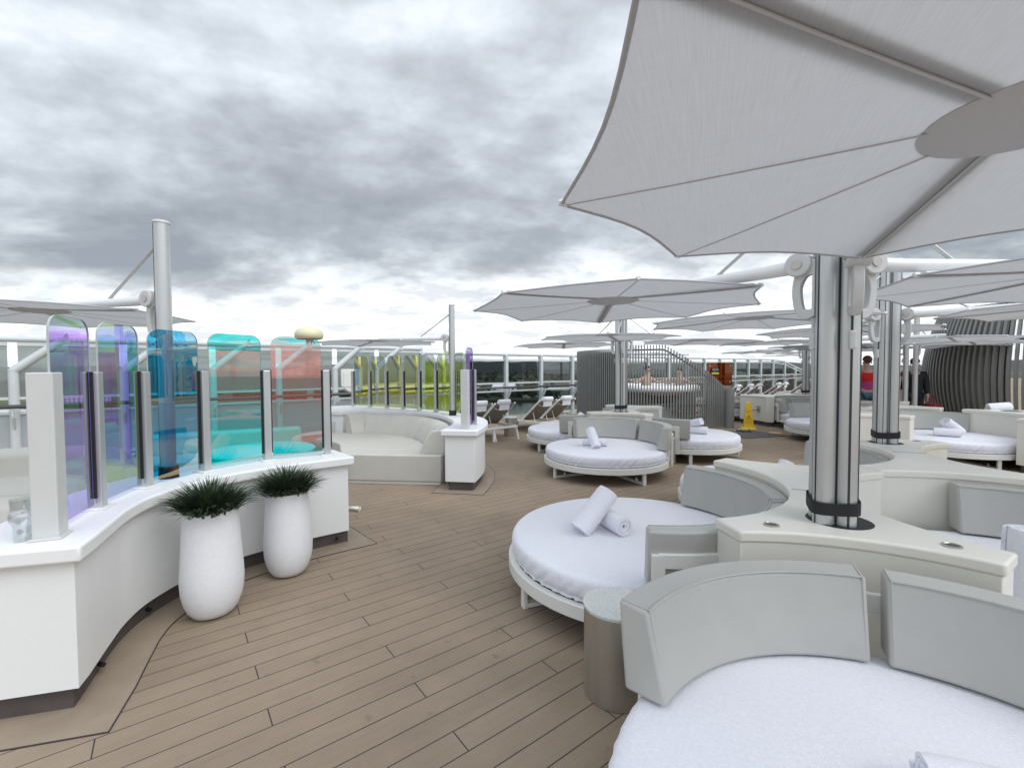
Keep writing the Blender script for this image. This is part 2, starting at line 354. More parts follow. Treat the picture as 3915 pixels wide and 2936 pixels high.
def inset(poly, d):
    n = len(poly); a = sum(poly[i][0]*poly[(i+1) % n][1]-poly[(i+1) % n][0]*poly[i][1] for i in range(n)); sg = 1 if a > 0 else -1; out = []
    for i in range(n):
        p, q, r = Vector(poly[i-1]), Vector(poly[i]), Vector(poly[(i+1) % n])
        e1 = (q-p).normalized(); e2 = (r-q).normalized(); n1 = Vector((-e1.y, e1.x))*sg; n2 = Vector((-e2.y, e2.x))*sg
        b = (n1+n2).normalized(); k = d/max(.4, b.dot(n1)); out.append((q.x+b.x*k, q.y+b.y*k))
    return out
def smooth_path(pts, k=5):
    """Catmull-Rom through the points"""
    out = []; P = [Vector(p) for p in pts]; n = len(P)
    for i in range(n-1):
        a, b, c, d = P[max(i-1, 0)], P[i], P[i+1], P[min(i+2, n-1)]
        for j in range(k):
            t = j/k; q = .5*((2*b)+(c-a)*t+(2*a-5*b+4*c-d)*t*t+(3*b-a-3*c+d)*t**3); out.append((q.x, q.y))
    out.append(tuple(P[-1])); return out
def text_mesh(name, txt, size, material, parent, mtx, extrude=.0008):
    cu_ = bpy.data.curves.new(name, 'FONT'); cu_.body = txt; cu_.size = size; cu_.align_x = 'CENTER'; cu_.align_y = 'CENTER'; cu_.extrude = extrude
    tmp = bpy.data.objects.new('tmp', cu_); COL.objects.link(tmp); dg = bpy.context.evaluated_depsgraph_get(); dg.update()
    me = bpy.data.meshes.new_from_object(tmp.evaluated_get(dg)); bpy.data.objects.remove(tmp); me.name = name
    me.materials.clear(); me.materials.append(MAT[material]); me.transform(mtx)
    o = bpy.data.objects.new(name, me); COL.objects.link(o); o.parent = parent; return o
U = Vector((.917, -.400)); V = Vector((.400, .917))      # axes of the divider lattice
def uv(c, u, v): return (c[0]+U.x*u+V.x*v, c[1]+U.y*u+V.y*v)
LAT = math.atan2(U.y, U.x)
TX = Vector((.7976, .603)); PX = Vector((-.603, .7976))   # along the planks, across the planks

# ================================================================== SETTING
# ship deck: everything inboard of the windscreen line
RL0 = Vector((-.2, 14.4)); RLD = Vector((1.0, .80)).normalized(); RLN = Vector((-RLD.y, RLD.x))
def rail_pt(X): return Vector((X, 14.4+.80*(X+.2)))
a_ = RL0-RLD*60+RLN*.45; b_ = RL0+RLD*80+RLN*.45
mb = MB(); mb.add([(a_.x, a_.y, 0), (b_.x, b_.y, 0), (b_.x+60, b_.y-75, 0), (a_.x+60, a_.y-75, 0)], [(0, 3, 2, 1)])
struct(mb.build('deck', 'deck_planks', smooth=0))
mb = MB(); mb.add([(a_.x, a_.y, -.002), (b_.x, b_.y, -.002), (b_.x, b_.y, -36), (a_.x, a_.y, -36)], [(0, 1, 2, 3)])
struct(mb.build('hull', 'deck_side', smooth=0))

# ---- outlines of the two bar counters (slab edge)
C1_out = [(-1.998, 2.075)] + smooth_path([(-2.059, 2.225), (-2.174, 2.466), (-2.270, 2.69), (-2.318, 2.93), (-2.285, 3.26), (-2.165, 3.53), (-1.99, 3.745), (-1.75, 3.972), (-1.462, 4.192)], 5)
C1_in = smooth_path([(-1.794, 4.562), (-2.2, 4.42), (-2.55, 4.12), (-2.80, 3.72), (-2.92, 3.25), (-2.89, 2.85), (-2.75, 2.45), (-2.55, 1.93)], 5)
C1 = C1_out + C1_in
C2_out = smooth_path([(-.455, 5.887), (-.372, 6.45), (-.378, 7.0), (-.48, 7.45), (-.68, 7.9), (-1.0, 8.40), (-1.42, 8.86), (-2.0, 9.32), (-2.7, 9.75), (-3.55, 10.2)], 4)
C2_in = smooth_path([(-2.907, 8.99), (-2.412, 8.85), (-1.741, 8.49), (-1.247, 7.917), (-1.0, 7.35), (-.886, 6.85), (-.895, 6.4), (-.945, 5.965)], 4)
C2 = C2_out + [(-4.1, 9.9), (-3.70, 8.90), (-3.285, 8.741)] + C2_in
def margin(outline, wd, z=.004):   # wide margin board round a counter and its caulked edge
    o = inset(outline, -wd); m = MB().prism(o, .0005, z).build('deck_margin', 'deck_margin', smooth=0); struct(m)
    c = MB().sweep(o+o[:1], [(-.0028, .001), (.0028, .001), (.0028, z+.0015), (-.0028, z+.0015)]).build('deck_seam', 'caulk', smooth=0); struct(c)
margin(C1, .135); margin(C2, .10)

# ---- water, land and hills seen over the side
mb = MB(); mb.add([(-9000, -3000, -42), (14000, -3000, -42), (14000, 20000, -42), (-9000, 20000, -42)], [(0, 1, 2, 3)])
struct(mb.build('water', 'estuary', smooth=0))
def sheet(name, pts, z, m):
    o = MB().prism(pts, z-3, z).build(name, m, smooth=0); return struct(o)
sheet('far_shore', [(-9000, 1500), (-2500, 800), (-900, 560), (-260, 520), (-40, 600), (140, 575), (420, 520), (900, 600), (2500, 800), (12000, 2500), (12000, 9500), (-9000, 9500)], -40, 'terrain')
sheet('river', [(-700, 2250), (-120, 2080), (420, 2180), (900, 2080), (900, 2190), (400, 2300), (-150, 2210), (-700, 2330)], -39.6, 'estuary')
rnd = random.Random(5)
def hills(name, y0, hgt, x0, x1, seed, m):
    r = random.Random(seed); nx = 220; rows = [(0, 0), (.25, .55), (.5, .85), (.75, 1.0), (1.0, .9)]; ph = [r.uniform(0, 6.28) for _ in range(8)]; vs = []; fs = []
    for d, k in rows:
        for i in range(nx+1):
            x = x0+(x1-x0)*i/nx; t = x/1000
            h = hgt*(.62+.22*math.sin(t*.7+ph[0])+.13*math.sin(t*1.9+ph[1])+.06*math.sin(t*5+ph[2]))
            h += (r.uniform(-1, 1)*4+3*math.sin(t*17+ph[3]))*k
            vs.append((x, y0+d*1400+r.uniform(-30, 30), -41+h*k))
    for j in range(len(rows)-1):
        for i in range(nx): a = j*(nx+1)+i; fs.append((a, a+1, a+nx+2, a+nx+1))
    struct(MB().add(vs, fs).build(name, m, smooth=0))
hills('hills', 3300, 118, -7000, 9000, 3, 'woods_hazed')
hills('hills', 5600, 150, -9000, 12000, 8, 'woods_hazed')
def wood(name, n, fx, fy, sz, m, seed):
    r = random.Random(seed); mb = MB()
    for _ in range(n):
        y = fy(r); x = fx(r, y); s = sz*r.uniform(.6, 1.35)*(1+y/2600); h = s*r.uniform(.7, 1.25)
        for q in range(3):
            cx, cy, cz = x+r.uniform(-.5, .5)*s, y+r.uniform(-.4, .4)*s, -40+h*(.35+.25*q); k = s*(.6-.13*q); o = []
            for (a, b) in ((-90, 0), (-20, 0), (-20, 72), (-20, 144), (-20, 216), (-20, 288), (40, 36), (40, 108), (40, 180), (40, 252), (40, 324), (90, 0)):
                kk = k*r.uniform(.75, 1.2); o.append((cx+kk*math.cos(R(a))*math.cos(R(b)), cy+kk*math.cos(R(a))*math.sin(R(b)), cz+kk*math.sin(R(a))))
            o = o[:1]+o[1:]; F = []
            for i in range(5): F += [(0, 1+(i+1) % 5, 1+i), (1+i, 1+(i+1) % 5, 6+i), (1+(i+1) % 5, 6+(i+1) % 5, 6+i), (6+i, 6+(i+1) % 5, 11)]
            mb.add(o, F)
    o = mb.build(name, m, smooth=0, fix=False); o['kind'] = 'stuff'; return o
wood('woodland', 900, lambda r, y: r.uniform(-.95, .95)*y, lambda r: r.choice([r.uniform(720, 1000), r.uniform(1350, 2000), r.uniform(2350, 3500)]), 6.5, 'woods', 4)
wood('woodland', 260, lambda r, y: r.uniform(-.6, .25)*y, lambda r: r.uniform(640, 760), 6.0, 'woods', 9)

# far buildings
def shed(name, label, x, y, w, d, h, rz, wallm, roofm, cat='shed', win=0, rise=.18):
    t = thing(name, label, cat, (x, y, -40), rz)
    MB().prism([(-w/2, -d/2), (w/2, -d/2), (w/2, d/2), (-w/2, d/2)], 0, h).build('wall', wallm, t, smooth=0)
    rr = w*rise if rise else .6; e = .6
    vs = [(-w/2-e, -d/2-e, h+.05), (w/2+e, -d/2-e, h+.05), (w/2+e, d/2+e, h+.05), (-w/2-e, d/2+e, h+.05)]
    if rise: vs += [(-w/2-e, 0, h+d*rise), (w/2+e, 0, h+d*rise)]; fs = [(0, 1, 5, 4), (2, 3, 4, 5), (0, 4, 3), (1, 2, 5), (0, 3, 2, 1)]
    else: vs += [(v[0], v[1], h+.7) for v in vs[:4]]; fs = [(3, 2, 1, 0), (4, 5, 6, 7), (0, 1, 5, 4), (1, 2, 6, 5), (2, 3, 7, 6), (3, 0, 4, 7)]
    MB().add(vs, fs).build('roof', roofm, t, smooth=0)
    if win:
        fl = max(1, int(h//3)); nw = max(2, int(w//4))
        for f in range(fl):
            m = MB()
            for i in range(nw): m.box((-w/2+(i+.5)*w/nw, -d/2-.06, 1.9+f*3), (1.5, .2, 1.4))
            m.build('window_row', 'window_dark', t, smooth=0)
    return t
shed('warehouse', 'long white-roofed quayside warehouse seen past the lounger backs, below the handrail', 92, 690, 74, 26, 8, R(6), 'shed_wall', 'metal_roof', 'warehouse', rise=.16)
shed('warehouse', 'grey gabled shed among parked boats behind the middle loungers', -12, 705, 34, 30, 9, R(-14), 'shed_wall', 'metal_roof', 'warehouse', rise=.3)
shed('warehouse', 'small pale hip-roofed building beside dark trees, left of the loungers', -58, 690, 16, 14, 9, R(10), 'brick_wall', 'metal_roof', 'building', win=1, rise=.3)
shed('apartment_block', 'white apartment block with rows of small dark windows behind the left windscreen', -560, 600, 46, 20, 36, R(40), 'render_white', 'metal_roof', 'apartment block', win=1, rise=0)
shed('brick_house', 'red brick gabled house with pale windows seen between screen posts', -262, 690, 22, 14, 9, R(12), 'brick_wall', 'shed_wall', 'house', win=1, rise=.4)
shed('factory', 'low grey quayside building across the dock, right of the tub', 560, 900, 120, 40, 14, R(-6), 'shed_wall', 'metal_roof', 'warehouse', win=1, rise=.1)
for i, (x, y, w, h) in enumerate([(420, 780, 26, 24), (480, 800, 30, 27), (560, 800, 26, 26), (640, 840, 34, 26), (720, 860, 30, 22)]):
    t = thing('container_stack', ['maroon stack of shipping containers across the dock, leftmost', 'maroon container stack second from the left across the dock', 'maroon container stack in the middle of the dock row',
               'widest maroon container stack across the dock', 'rightmost maroon container stack across the dock'][i], 'containers', (x, y, -40), R(-20), 'container stacks across the dock')
    for k in range(int(h//4.4)):
        m = MB()
        for j in range(3): m.box((-w/3+j*w/3+rnd.uniform(-.1, .1), 0, 2.1+k*4.3), (w/3-.5, 12, 4.0))
        m.build('container_row', 'container_maroon', t, smooth=0)
for i in range(16):
    x, y = 10+rnd.uniform(0, 70), 640+rnd.uniform(-12, 25)
    t = thing('moored_boat', 'small white boat laid up on the far quay near the grey shed', 'boat', (x, y, -39.9), rnd.uniform(0, 3.1), 'boats laid up on the far quay')
    MB().add([(-3, -1, 0), (-3, 1, 0), (2, 1, 0), (3.6, 0, .6), (2, -1, 0), (-3, -1.3, 1.7), (-3, 1.3, 1.7), (2, 1.3, 1.8), (4.2, 0, 2.2), (2, -1.3, 1.8)],
             [(0, 1, 2, 3, 4), (5, 9, 8, 7, 6), (0, 5, 6, 1), (1, 6, 7, 2), (2, 7, 8, 3), (3, 8, 9, 4), (4, 9, 5, 0)]).build('boat_hull', 'render_white', t, smooth=0)
    MB().box((-.6, 0, 2.4), (2.2, 1.6, 1.3)).build('cabin', 'render_white', t, smooth=0)

# ================================================================== WINDSCREEN RAILING
rail = thing('windscreen_railing', 'tall grey steel windscreen railing with tinted glass panes along the deck edge', 'railing', (rail_pt(-.2).x, rail_pt(-.2).y, 0))
off = (rail.location.x, rail.location.y, 0)
postX = [-9.6, -8.5, -7.38, -6.27, -5.29, -4.32, -3.49, -2.48, -1.33, -.197, .966, 2.14, 3.32, 4.5, 5.69, 6.88, 8.08, 9.28, 10.47, 11.68, 12.9, 14.1, 15.39, 16.7, 18.0, 19.4]
ang = math.atan2(RLD.y, RLD.x)
topz = lambda X: 2.16 if X < -2.9 else 2.05
low = {16.7: 1.95, 18.0: 1.62, 19.4: 1.30}
for i, X in enumerate(postX):
    p = rail_pt(X); h = low.get(X, topz(X))
    m = MB()
    if X < -2.9: m.tube([(p.x, p.y, 0), (p.x, p.y, 1.66)], .07, 12)
    else: m.box((p.x, p.y, h/2), (.10, .16, h), ang)
    m.box((p.x, p.y, .012), (.26, .26, .024), ang)
    pst = m.build('post', 'rail_paint', rail, off, bevel=.008)
    # the bracket that carries the handrail, curved inboard
    q = p-RLN*.24; m = MB()
    m.add([(p.x, p.y, .60), (p.x-RLN.x*.10, p.y-RLN.y*.10, .64), (q.x, q.y, .84), (q.x, q.y, .97), (q.x+RLN.x*.03, q.y+RLN.y*.03, .97), (q.x+RLN.x*.05, q.y+RLN.y*.05, .86), (p.x, p.y, .78)] +
          [(a+RLD.x*.02, b+RLD.y*.02, c) for a, b, c in [(p.x, p.y, .60), (p.x-RLN.x*.10, p.y-RLN.y*.10, .64), (q.x, q.y, .84), (q.x, q.y, .97), (q.x+RLN.x*.03, q.y+RLN.y*.03, .97), (q.x+RLN.x*.05, q.y+RLN.y*.05, .86), (p.x, p.y, .78)]],
          [(6, 5, 4, 3, 2, 1, 0), (7, 8, 9, 10, 11, 12, 13)]+[(k, (k+1) % 7, 7+(k+1) % 7, 7+k) for k in range(7)])
    m.build('bracket', 'rail_paint', pst, off, smooth=0)
    if X < -2.9:   # stout diagonal tube up to the top rail
        q = p+RLD*.62
        MB().tube([(p.x, p.y, 1.62), (q.x, q.y, 2.17)], .07, 12).build('strut', 'rail_paint', rail, off)
        MB().add([(q.x-RLD.x*.05, q.y-RLD.y*.05, 2.12), (q.x+RLD.x*.10, q.y+RLD.y*.10, 2.12), (q.x+RLD.x*.06, q.y+RLD.y*.06, 2.30),
                  (q.x-RLD.x*.05-RLN.x*.05, q.y-RLD.y*.05-RLN.y*.05, 2.12), (q.x+RLD.x*.10-RLN.x*.05, q.y+RLD.y*.10-RLN.y*.05, 2.12), (q.x+RLD.x*.06-RLN.x*.05, q.y+RLD.y*.06-RLN.y*.05, 2.30)],
                 [(0, 1, 2), (5, 4, 3), (0, 3, 4, 1), (1, 4, 5, 2), (2, 5, 3, 0)]).build('gusset', 'rail_paint', rail, off, smooth=0)
for i in range(len(postX)-1):
    p, q = rail_pt(postX[i]), rail_pt(postX[i+1]); d = (q-p).normalized(); h0, h1 = low.get(postX[i], topz(postX[i])), low.get(postX[i+1], topz(postX[i+1]))
    if postX[i] < -2.9: h1 = h0
    lft = postX[i] < -2.9
    MB().tube([(p.x, p.y, h0), (q.x, q.y, h1)], .045 if not lft else .05, 12).build('top_rail', 'rail_paint', rail, off)
    z = 1.02; o = -RLN*.24
    MB().tube([(p.x+o.x, p.y+o.y, z), (q.x+o.x, q.y+o.y, z)], .035, 10).build('handrail', 'rail_dark', rail, off)
    a, b = p+d*.06, q-d*.06
    gp = .075 if lft else .17
    for (za, zb) in ((h0-gp, h1-gp), (1.15, 1.15), (.90, .90), (.10, .10)):
        MB().bar((a.x, a.y, za), (b.x, b.y, zb), .05, .045).build('cross_rail', 'rail_paint', rail, off, smooth=0)
    for (z0, zt0, zt1) in ((1.175, h0-gp-.03, h1-gp-.03), (.125, .875, .875)):
        n2_ = Vector((RLN.x*.006, RLN.y*.006)); vs = [(a.x, a.y, z0), (b.x, b.y, z0), (b.x, b.y, zt1), (a.x, a.y, zt0)]; vs += [(x+n2_.x, y+n2_.y, zz) for x, y, zz in vs]
        MB().add(vs, [(0, 1, 2, 3), (7, 6, 5, 4), (0, 4, 5, 1), (1, 5, 6, 2), (2, 6, 7, 3), (3, 7, 4, 0)]).build('glass_pane', 'rail_glass' if not lft else ('pale_glass_upper' if z0 > 1 else 'pale_glass_lower'), rail, off, smooth=0)
# equipment on the railing
t = thing('satellite_dome', 'flattened cream satellite dome on a short mast behind the coral pane', 'antenna', (-5.15, 11.6, 0))
MB().lathe([(0, .30), (.14, .295), (.26, .26), (.335, .18), (.345, .10), (.325, .03), (.28, 0), (0, 0)], 32, (0, 0, 2.38)).build('dome', 'dome_cream', t, smooth=60)
MB().tube([(0, 0, 0), (0, 0, 2.38)], .075, 14).build('mast', 'rail_paint', t)
MB().ball((0, 0, 1.55), .12, 14, 8, (1, 1, 1.2)).build('lamp_housing', 'rail_dark', t)
MB().tube([(.09, 0, 2.36), (.16, 0, 2.2), (.13, 0, 1.95), (.1, 0, 1.7)], .012, 6).build('cable', 'rubber', t)
t = thing('lifebuoy_locker', 'white curved equipment locker on the railing left of the yellow panes', 'locker', (-4.02, 11.3, 0), ang)
MB().add([(-.22, 0, 1.20), (.14, 0, 1.0), (.28, 0, 1.0), (.28, 0, 1.62), (-.22, 0, 1.62), (-.22, .25, 1.20), (.14, .25, 1.0), (.28, .25, 1.0), (.28, .25, 1.62), (-.22, .25, 1.62), (-.05, 0, 1.06), (-.05, .25, 1.06)],
         [(0, 10, 1, 2, 3, 4), (9, 8, 7, 6, 11, 5), (0, 5, 11, 10), (10, 11, 6, 1), (1, 6, 7, 2), (2, 7, 8, 3), (3, 8, 9, 4), (4, 9, 5, 0)]).build('cabinet', 'powder_white', t, smooth=30, bevel=.02)
MB().box((.02, -.006, 1.36), (.36, .012, .36)).build('door', 'powder_white', t, smooth=0, bevel=.004)

# ================================================================== COUNTERS WITH TINTED SCREENS
def counter(name, label, outline, loc):
    t = thing(name, label, 'bar counter', loc); off = loc
    MB().prism(outline, .733, .812).build('top_slab', 'white_gelcoat', t, off, smooth=30, bevel=.014, seg=3)
    MB().prism(inset(outline, .045), .118, .733).build('wall', 'white_gelcoat', t, off, smooth=30, bevel=.006)
    MB().prism(inset(outline, .085), .004, .1185).build('plinth', 'plinth', t, off, smooth=30)
    return t
c1 = counter('bar_counter', 'white curved counter in the left foreground with tall tinted panes on top', C1, (-2.4, 3.2, 0))
c2 = counter('bar_counter', 'white curved counter beyond the gap, wrapped round a beige sofa with yellow panes', C2, (-1.6, 8.2, 0))
for x, y, a in ((-2.185, 2.372, 1.25), (-2.375, 2.93, 1.5), (-1.62, 4.15, .68)):      # scupper holes in the plinth
    MB().tube([(x-.03*math.sin(a), y+.03*math.cos(a), .055), (x+.004*math.sin(a), y-.004*math.cos(a), .055)], .012, 12).build('scupper', 'rubber', c1, (-2.4, 3.2, 0))
t = thing('flood_light', 'small grey flood light on the end of the near white counter', 'light', (-1.53, 4.40, 0))
MB().tube([(-.09, -.03, .27), (-.03, -.01, .265), (.02, .01, .25)], [.022, .028, .036], 14).build('housing', 'steel_brushed', t, bevel=.003)
MB().tube([(.02, .01, .25), (.035, .016, .243)], [.032, .027], 14).build('lens', 'dome_cream', t)
m = MB()
for i in range(9):
    for j in range(7):
        x, z = -3.63+i*.05, .22+j*.055
        m.bar((x, 8.85, z), (x+.025, 8.85, z+.0275), .006, .006).bar((x+.025, 8.85, z+.0275), (x+.05, 8.85, z), .006, .006).bar((x, 8.85, z+.055), (x+.025, 8.85, z+.0275), .006, .006).bar((x+.025, 8.85, z+.0275), (x+.05, 8.85, z+.055), .006, .006)
m.build('vent_grille', 'powder_white', c2, (-1.6, 8.2, 0), smooth=0)

def rounded_pane(p, q, z0, z1, rc, th, pts=6):
    """outline of a pane standing on p-q, rounded top corners, as a solid of thickness th"""
    p, q = Vector(p), Vector(q); L = (q-p).length; d = (q-p).normalized(); n = Vector((-d.y, d.x))*th/2
    o = [(0, z0), (L, z0)]+[(L-rc+rc*math.cos(R(a)), z1-rc+rc*math.sin(R(a))) for a in [90*i/pts for i in range(pts+1)]]+[(rc+rc*math.cos(R(a)), z1-rc+rc*math.sin(R(a))) for a in [90+90*i/pts for i in range(pts+1)]]
    f = [(p.x+d.x*s+n.x, p.y+d.y*s+n.y, z) for s, z in o]; b = [(p.x+d.x*s-n.x, p.y+d.y*s-n.y, z) for s, z in o]; k = len(o)
    return f, b, k
def pane_on(name, matn, p, q, z0, z1, t, off, label=None):
    f, b, k = rounded_pane(p, q, z0, z1, .085, .010)
    c_ = [((u[0]+w[0])/2, (u[1]+w[1])/2, u[2]) for u, w in zip(f, b)]
    o = MB().add(c_, [tuple(range(k))]).build(name, matn, t, off, smooth=0, fix=False)      # coated film layer
    rim = MB()
    for i in range(1, k): rim.add([f[i], f[(i+1) % k], b[(i+1) % k], b[i]], [(0, 1, 2, 3)])
    rim.build('pane_rim', 'pane_edge', o, off, smooth=60, fix=False)
    if label: o['label'] = label
    return o
def screen(name, label, posts, mats, loc, ztop, zpane, labels, first_big=None):
    t = thing(name, label, 'glass screen', loc); off = loc
    P = [Vector(p) for p in posts]
    for i, p in enumerate(P):
        d = (P[min(i+1, len(P)-1)]-P[max(i-1, 0)]).normalized(); a = math.atan2(d.y, d.x)
        big = first_big == i
        sx, sy = (.095, .10) if big else (.058, .075)
        po = MB().box((p.x, p.y, (.815+ztop)/2), (sx, sy, ztop-.815), a).build('post', 'alu' if not big else 'cast_white', t, off, smooth=0, bevel=.006)
        if not big:
            m = MB()
            for sgn in (-1, 1): m.box((p.x+d.x*sgn*.034, p.y+d.y*sgn*.034, (.88+ztop)/2), (.016, .03, ztop-.88), a)
            m.build('gasket', 'rubber', po, off, smooth=0)
        MB().box((p.x, p.y, .818), (sx+(.025 if big else .06), sy+(.025 if big else .06), .012), a).build('base_plate', 'arm_white' if not big else 'cast_white', po, off, smooth=0, bevel=.004)
    for i in range(len(P)-1):
        d = (P[i+1]-P[i]).normalized()
        pane_on('pane', mats[i], P[i]+d*.042, P[i+1]-d*.042, .845, zpane[i], t, off, labels[i])
    return t
post1 = [(-2.245, 2.185), (-2.435, 2.645), (-2.538, 3.122), (-2.447, 3.60), (-2.235, 4.165), (-1.75, 4.278)]
post1 = [(-2.245, 2.185), (-2.435, 2.645), (-2.538, 3.122), (-2.447, 3.60), (-2.18, 4.03), (-1.75, 4.278)]
screen('glass_screen', 'row of tall green, blue and cyan tinted panes on the near white counter', post1, ['pane_green', 'pane_lime', 'pane_blue', 'pane_cyan', 'pane_cyan_coral'], (-2.4, 3.2, .812), 1.612,
       [1.90, 1.91, 1.91, 1.915, 1.915], ['lavender pane with green reflections', 'pale blue pane with lime reflections', 'bright blue pane', 'cyan pane', 'cyan and coral pane'], 0)
post2 = [(-3.44, 9.86), (-2.98, 9.55), (-2.56, 9.29), (-2.16, 9.04), (-1.77, 8.73), (-1.40, 8.40)]
screen('glass_screen', 'row of yellow and blue tinted panes on the far white counter behind the sofa', post2, ['pane_olive', 'pane_olive', 'pane_olive', 'pane_olive', 'pane_yellow'], (-1.6, 8.2, .812), 1.575,
       [1.885]*5, ['olive pane']*4+['lime pane'])
post3 = [(-.70, 7.45), (-.605, 6.98), (-.545, 6.45), (-.625, 6.06)]
screen('glass_screen', 'violet tinted pane by the near end of the far white counter', post3[2:], ['pane_violet'], (-.6, 6.25, .812), 1.605, [1.905], ['violet pane'], 1)
screen('glass_screen', 'yellow-green tinted panes running edge-on behind the far umbrella mast', [(-1.40, 8.40), (-1.02, 8.05), (-.78, 7.62)], ['pane_yellow', 'pane_yellow'], (-1.0, 8.0, .812), 1.59, [1.89, 1.89], ['lime pane', 'lime pane'])

# ---- sofas
def soft_block(name, poly, z0, z1, r, m, parent, off):
    o = MB().prism(poly, z0, z1).build(name, m, parent, off, smooth=50, bevel=r, seg=5); return o
sf = thing('curved_sofa', 'beige curved banquette sofa inside the far white counter', 'sofa', (-2.0, 7.3, 0)); off = (-2.0, 7.3, 0)
seat = [(-.99, 6.27), (-2.20, 6.40)] + smooth_path([(-2.20, 6.40), (-2.40, 6.46), (-2.58, 6.78), (-2.78, 7.28), (-3.05, 7.62), (-3.42, 7.86)], 4)[1:] + [(-3.45, 8.62), (-3.2, 8.66), (-2.907, 8.93)] + C2_in[3:-3] + [(-.96, 6.45)]
soft_block('seat', seat, .04, .415, .045, 'sofa_vinyl', sf, off)
MB().prism(inset(seat, .02), .003, .041).build('base', 'powder_white', sf, off, smooth=30)
bk = smooth_path([(-3.2, 8.70), (-2.85, 8.92), (-2.412, 8.79), (-1.79, 8.44), (-1.31, 7.87), (-1.06, 7.32), (-.945, 6.85), (-.95, 6.38)], 5)
prof = [(.0, .40), (.37, .40), (.36, .47), (.24, .69), (.19, .742), (.07, .762), (.0, .74)]
cuts = [0, 19, 26, len(bk)-1]
for i in range(3): MB().sweep([tuple(Vector(bk[cuts[i]]).lerp(Vector(bk[cuts[i]+1]), .08))]+bk[cuts[i]+1:cuts[i+1]]+[tuple(Vector(bk[cuts[i+1]]).lerp(Vector(bk[cuts[i+1]-1]), .08))], prof).build('back_cushion', 'sofa_vinyl', sf, off, smooth=60, bevel=.03, seg=4)
for k, (pth, lb, sc) in enumerate([(arc((-4.75, 3.9), .95, 20, 150, 18), 'beige rounded sofa end seen through the left edge between post and railing', 1.0), (arc((-3.9, 2.9), .72, 60, 190, 16), 'beige rounded sofa arm low behind the drinking glass', .75)]):
    c0 = pth[len(pth)//2]; t = thing('curved_sofa', lb, 'sofa', (c0[0], c0[1], 0))
    pr_ = [(-.42, .04), (.20, .04), (.26, .40), (.22, .70), (.12, .80), (-.02, .82), (-.14, .76), (-.18, .52), (-.36, .44), (-.44, .36)]
    MB().sweep(pth, [(a, b*sc) for a, b in pr_]).build('seat', 'sofa_vinyl', t, (c0[0], c0[1], 0), smooth=70, bevel=.04, seg=4)
t = thing('round_table', 'round white cafe table seen through the cyan panes', 'table', (-2.85, 5.15, 0))
MB().lathe([(0, .72), (.54, .72), (.56, .71), (.56, .69), (.54, .68), (0, .68)], 48).build('tabletop', 'white_gelcoat', t, smooth=40)
MB().tube([(0, 0, .02), (0, 0, .68)], .05, 16).build('leg', 'alu', t)
MB().lathe([(0, .03), (.26, .03), (.28, 0), (0, 0)], 32).build('base', 'alu', t)
t = thing('sofa_bench', 'pale low bench behind the round table, seen through the coral pane', 'bench', (-4.0, 6.5, 0), R(28))
soft_block('seat', [(-1.0, -.35), (.9, -.35), (.9, .35), (-1.0, .35)], .12, .44, .05, 'sofa_vinyl', t, (0, 0, 0)); 
soft_block('backrest', [(-1.0, .2), (.9, .2), (.9, .42), (-1.0, .42)], .42, .72, .05, 'sofa_vinyl', t, (0, 0, 0))

# ---- glasses
def glass(name, label, prof, loc, grp=None):
    o = MB().lathe(prof, 28).build(name, 'clear_glass', None, smooth=60); o.location = loc; return tag(o, label, 'glass', grp)
tum = [(0, 0), (.031, 0), (.034, .008), (.034, .05), (.036, .075), (.048, .10), (.050, .125), (.043, .145), (.041, .16), (.044, .20), (.042, .20), (.039, .16), (.041, .145), (.047, .122), (.045, .10), (.034, .078), (.031, .052), (.030, .014), (0, .012)]
glass('drinking_glass', 'short bell-shaped water glass on the left counter beside the big post', tum, (-2.33, 2.14, .8135))
flu = [(0, 0), (.034, 0), (.034, .003), (.006, .008), (.004, .05), (.005, .085), (.020, .11), (.027, .16), (.023, .22), (.021, .22), (.025, .16), (.018, .112), (.002, .09), (0, .09)]
glass('champagne_flute', 'champagne flute on the far counter in front of the fourth olive pane', flu, (-1.86, 8.64, .8135))
glass('champagne_flute', 'champagne flute on the far counter left of the umbrella mast', flu, (-1.23, 8.04, .8135))
glass('drinking_glass', 'low tumbler beside a champagne flute on the far counter', [(0, 0), (.034, 0), (.042, .09), (.040, .09), (.032, .008), (0, .008)], (-1.77, 8.60, .8135))

# ================================================================== PLANTERS
def blades(n, R0, hgt, seed):
    r = random.Random(seed); m = MB()
    for _ in range(n):
        a = r.uniform(0, 2*math.pi); rr = R0*math.sqrt(r.random())*.95; lean = (rr/R0)**1.3*1.05+r.uniform(-.12, .22); L = hgt*r.uniform(.65, 1.15); a2 = a+r.uniform(-.6, .6)
        p = Vector((rr*math.cos(a)*.8, rr*math.sin(a)*.8, r.uniform(-.02, .02))); w = r.uniform(.004, .0075); dr = Vector((math.cos(a2), math.sin(a2), 0)); sd = Vector((-dr.y, dr.x, 0)); pts = []; ang_ = lean*.75
        for k in range(4):
            pts.append(p.copy()); p = p+(Vector((0, 0, 1))*math.cos(ang_)+dr*math.sin(ang_))*L/3; ang_ += .20+.18*lean
        ws = [w, w*.95, w*.65, .0006]; vs = []
        for q, ww in zip(pts, ws): vs += [q-sd*ww, q+sd*ww]
        m.add(vs, [(0, 1, 3, 2), (2, 3, 5, 4), (4, 5, 7, 6)])
    return m
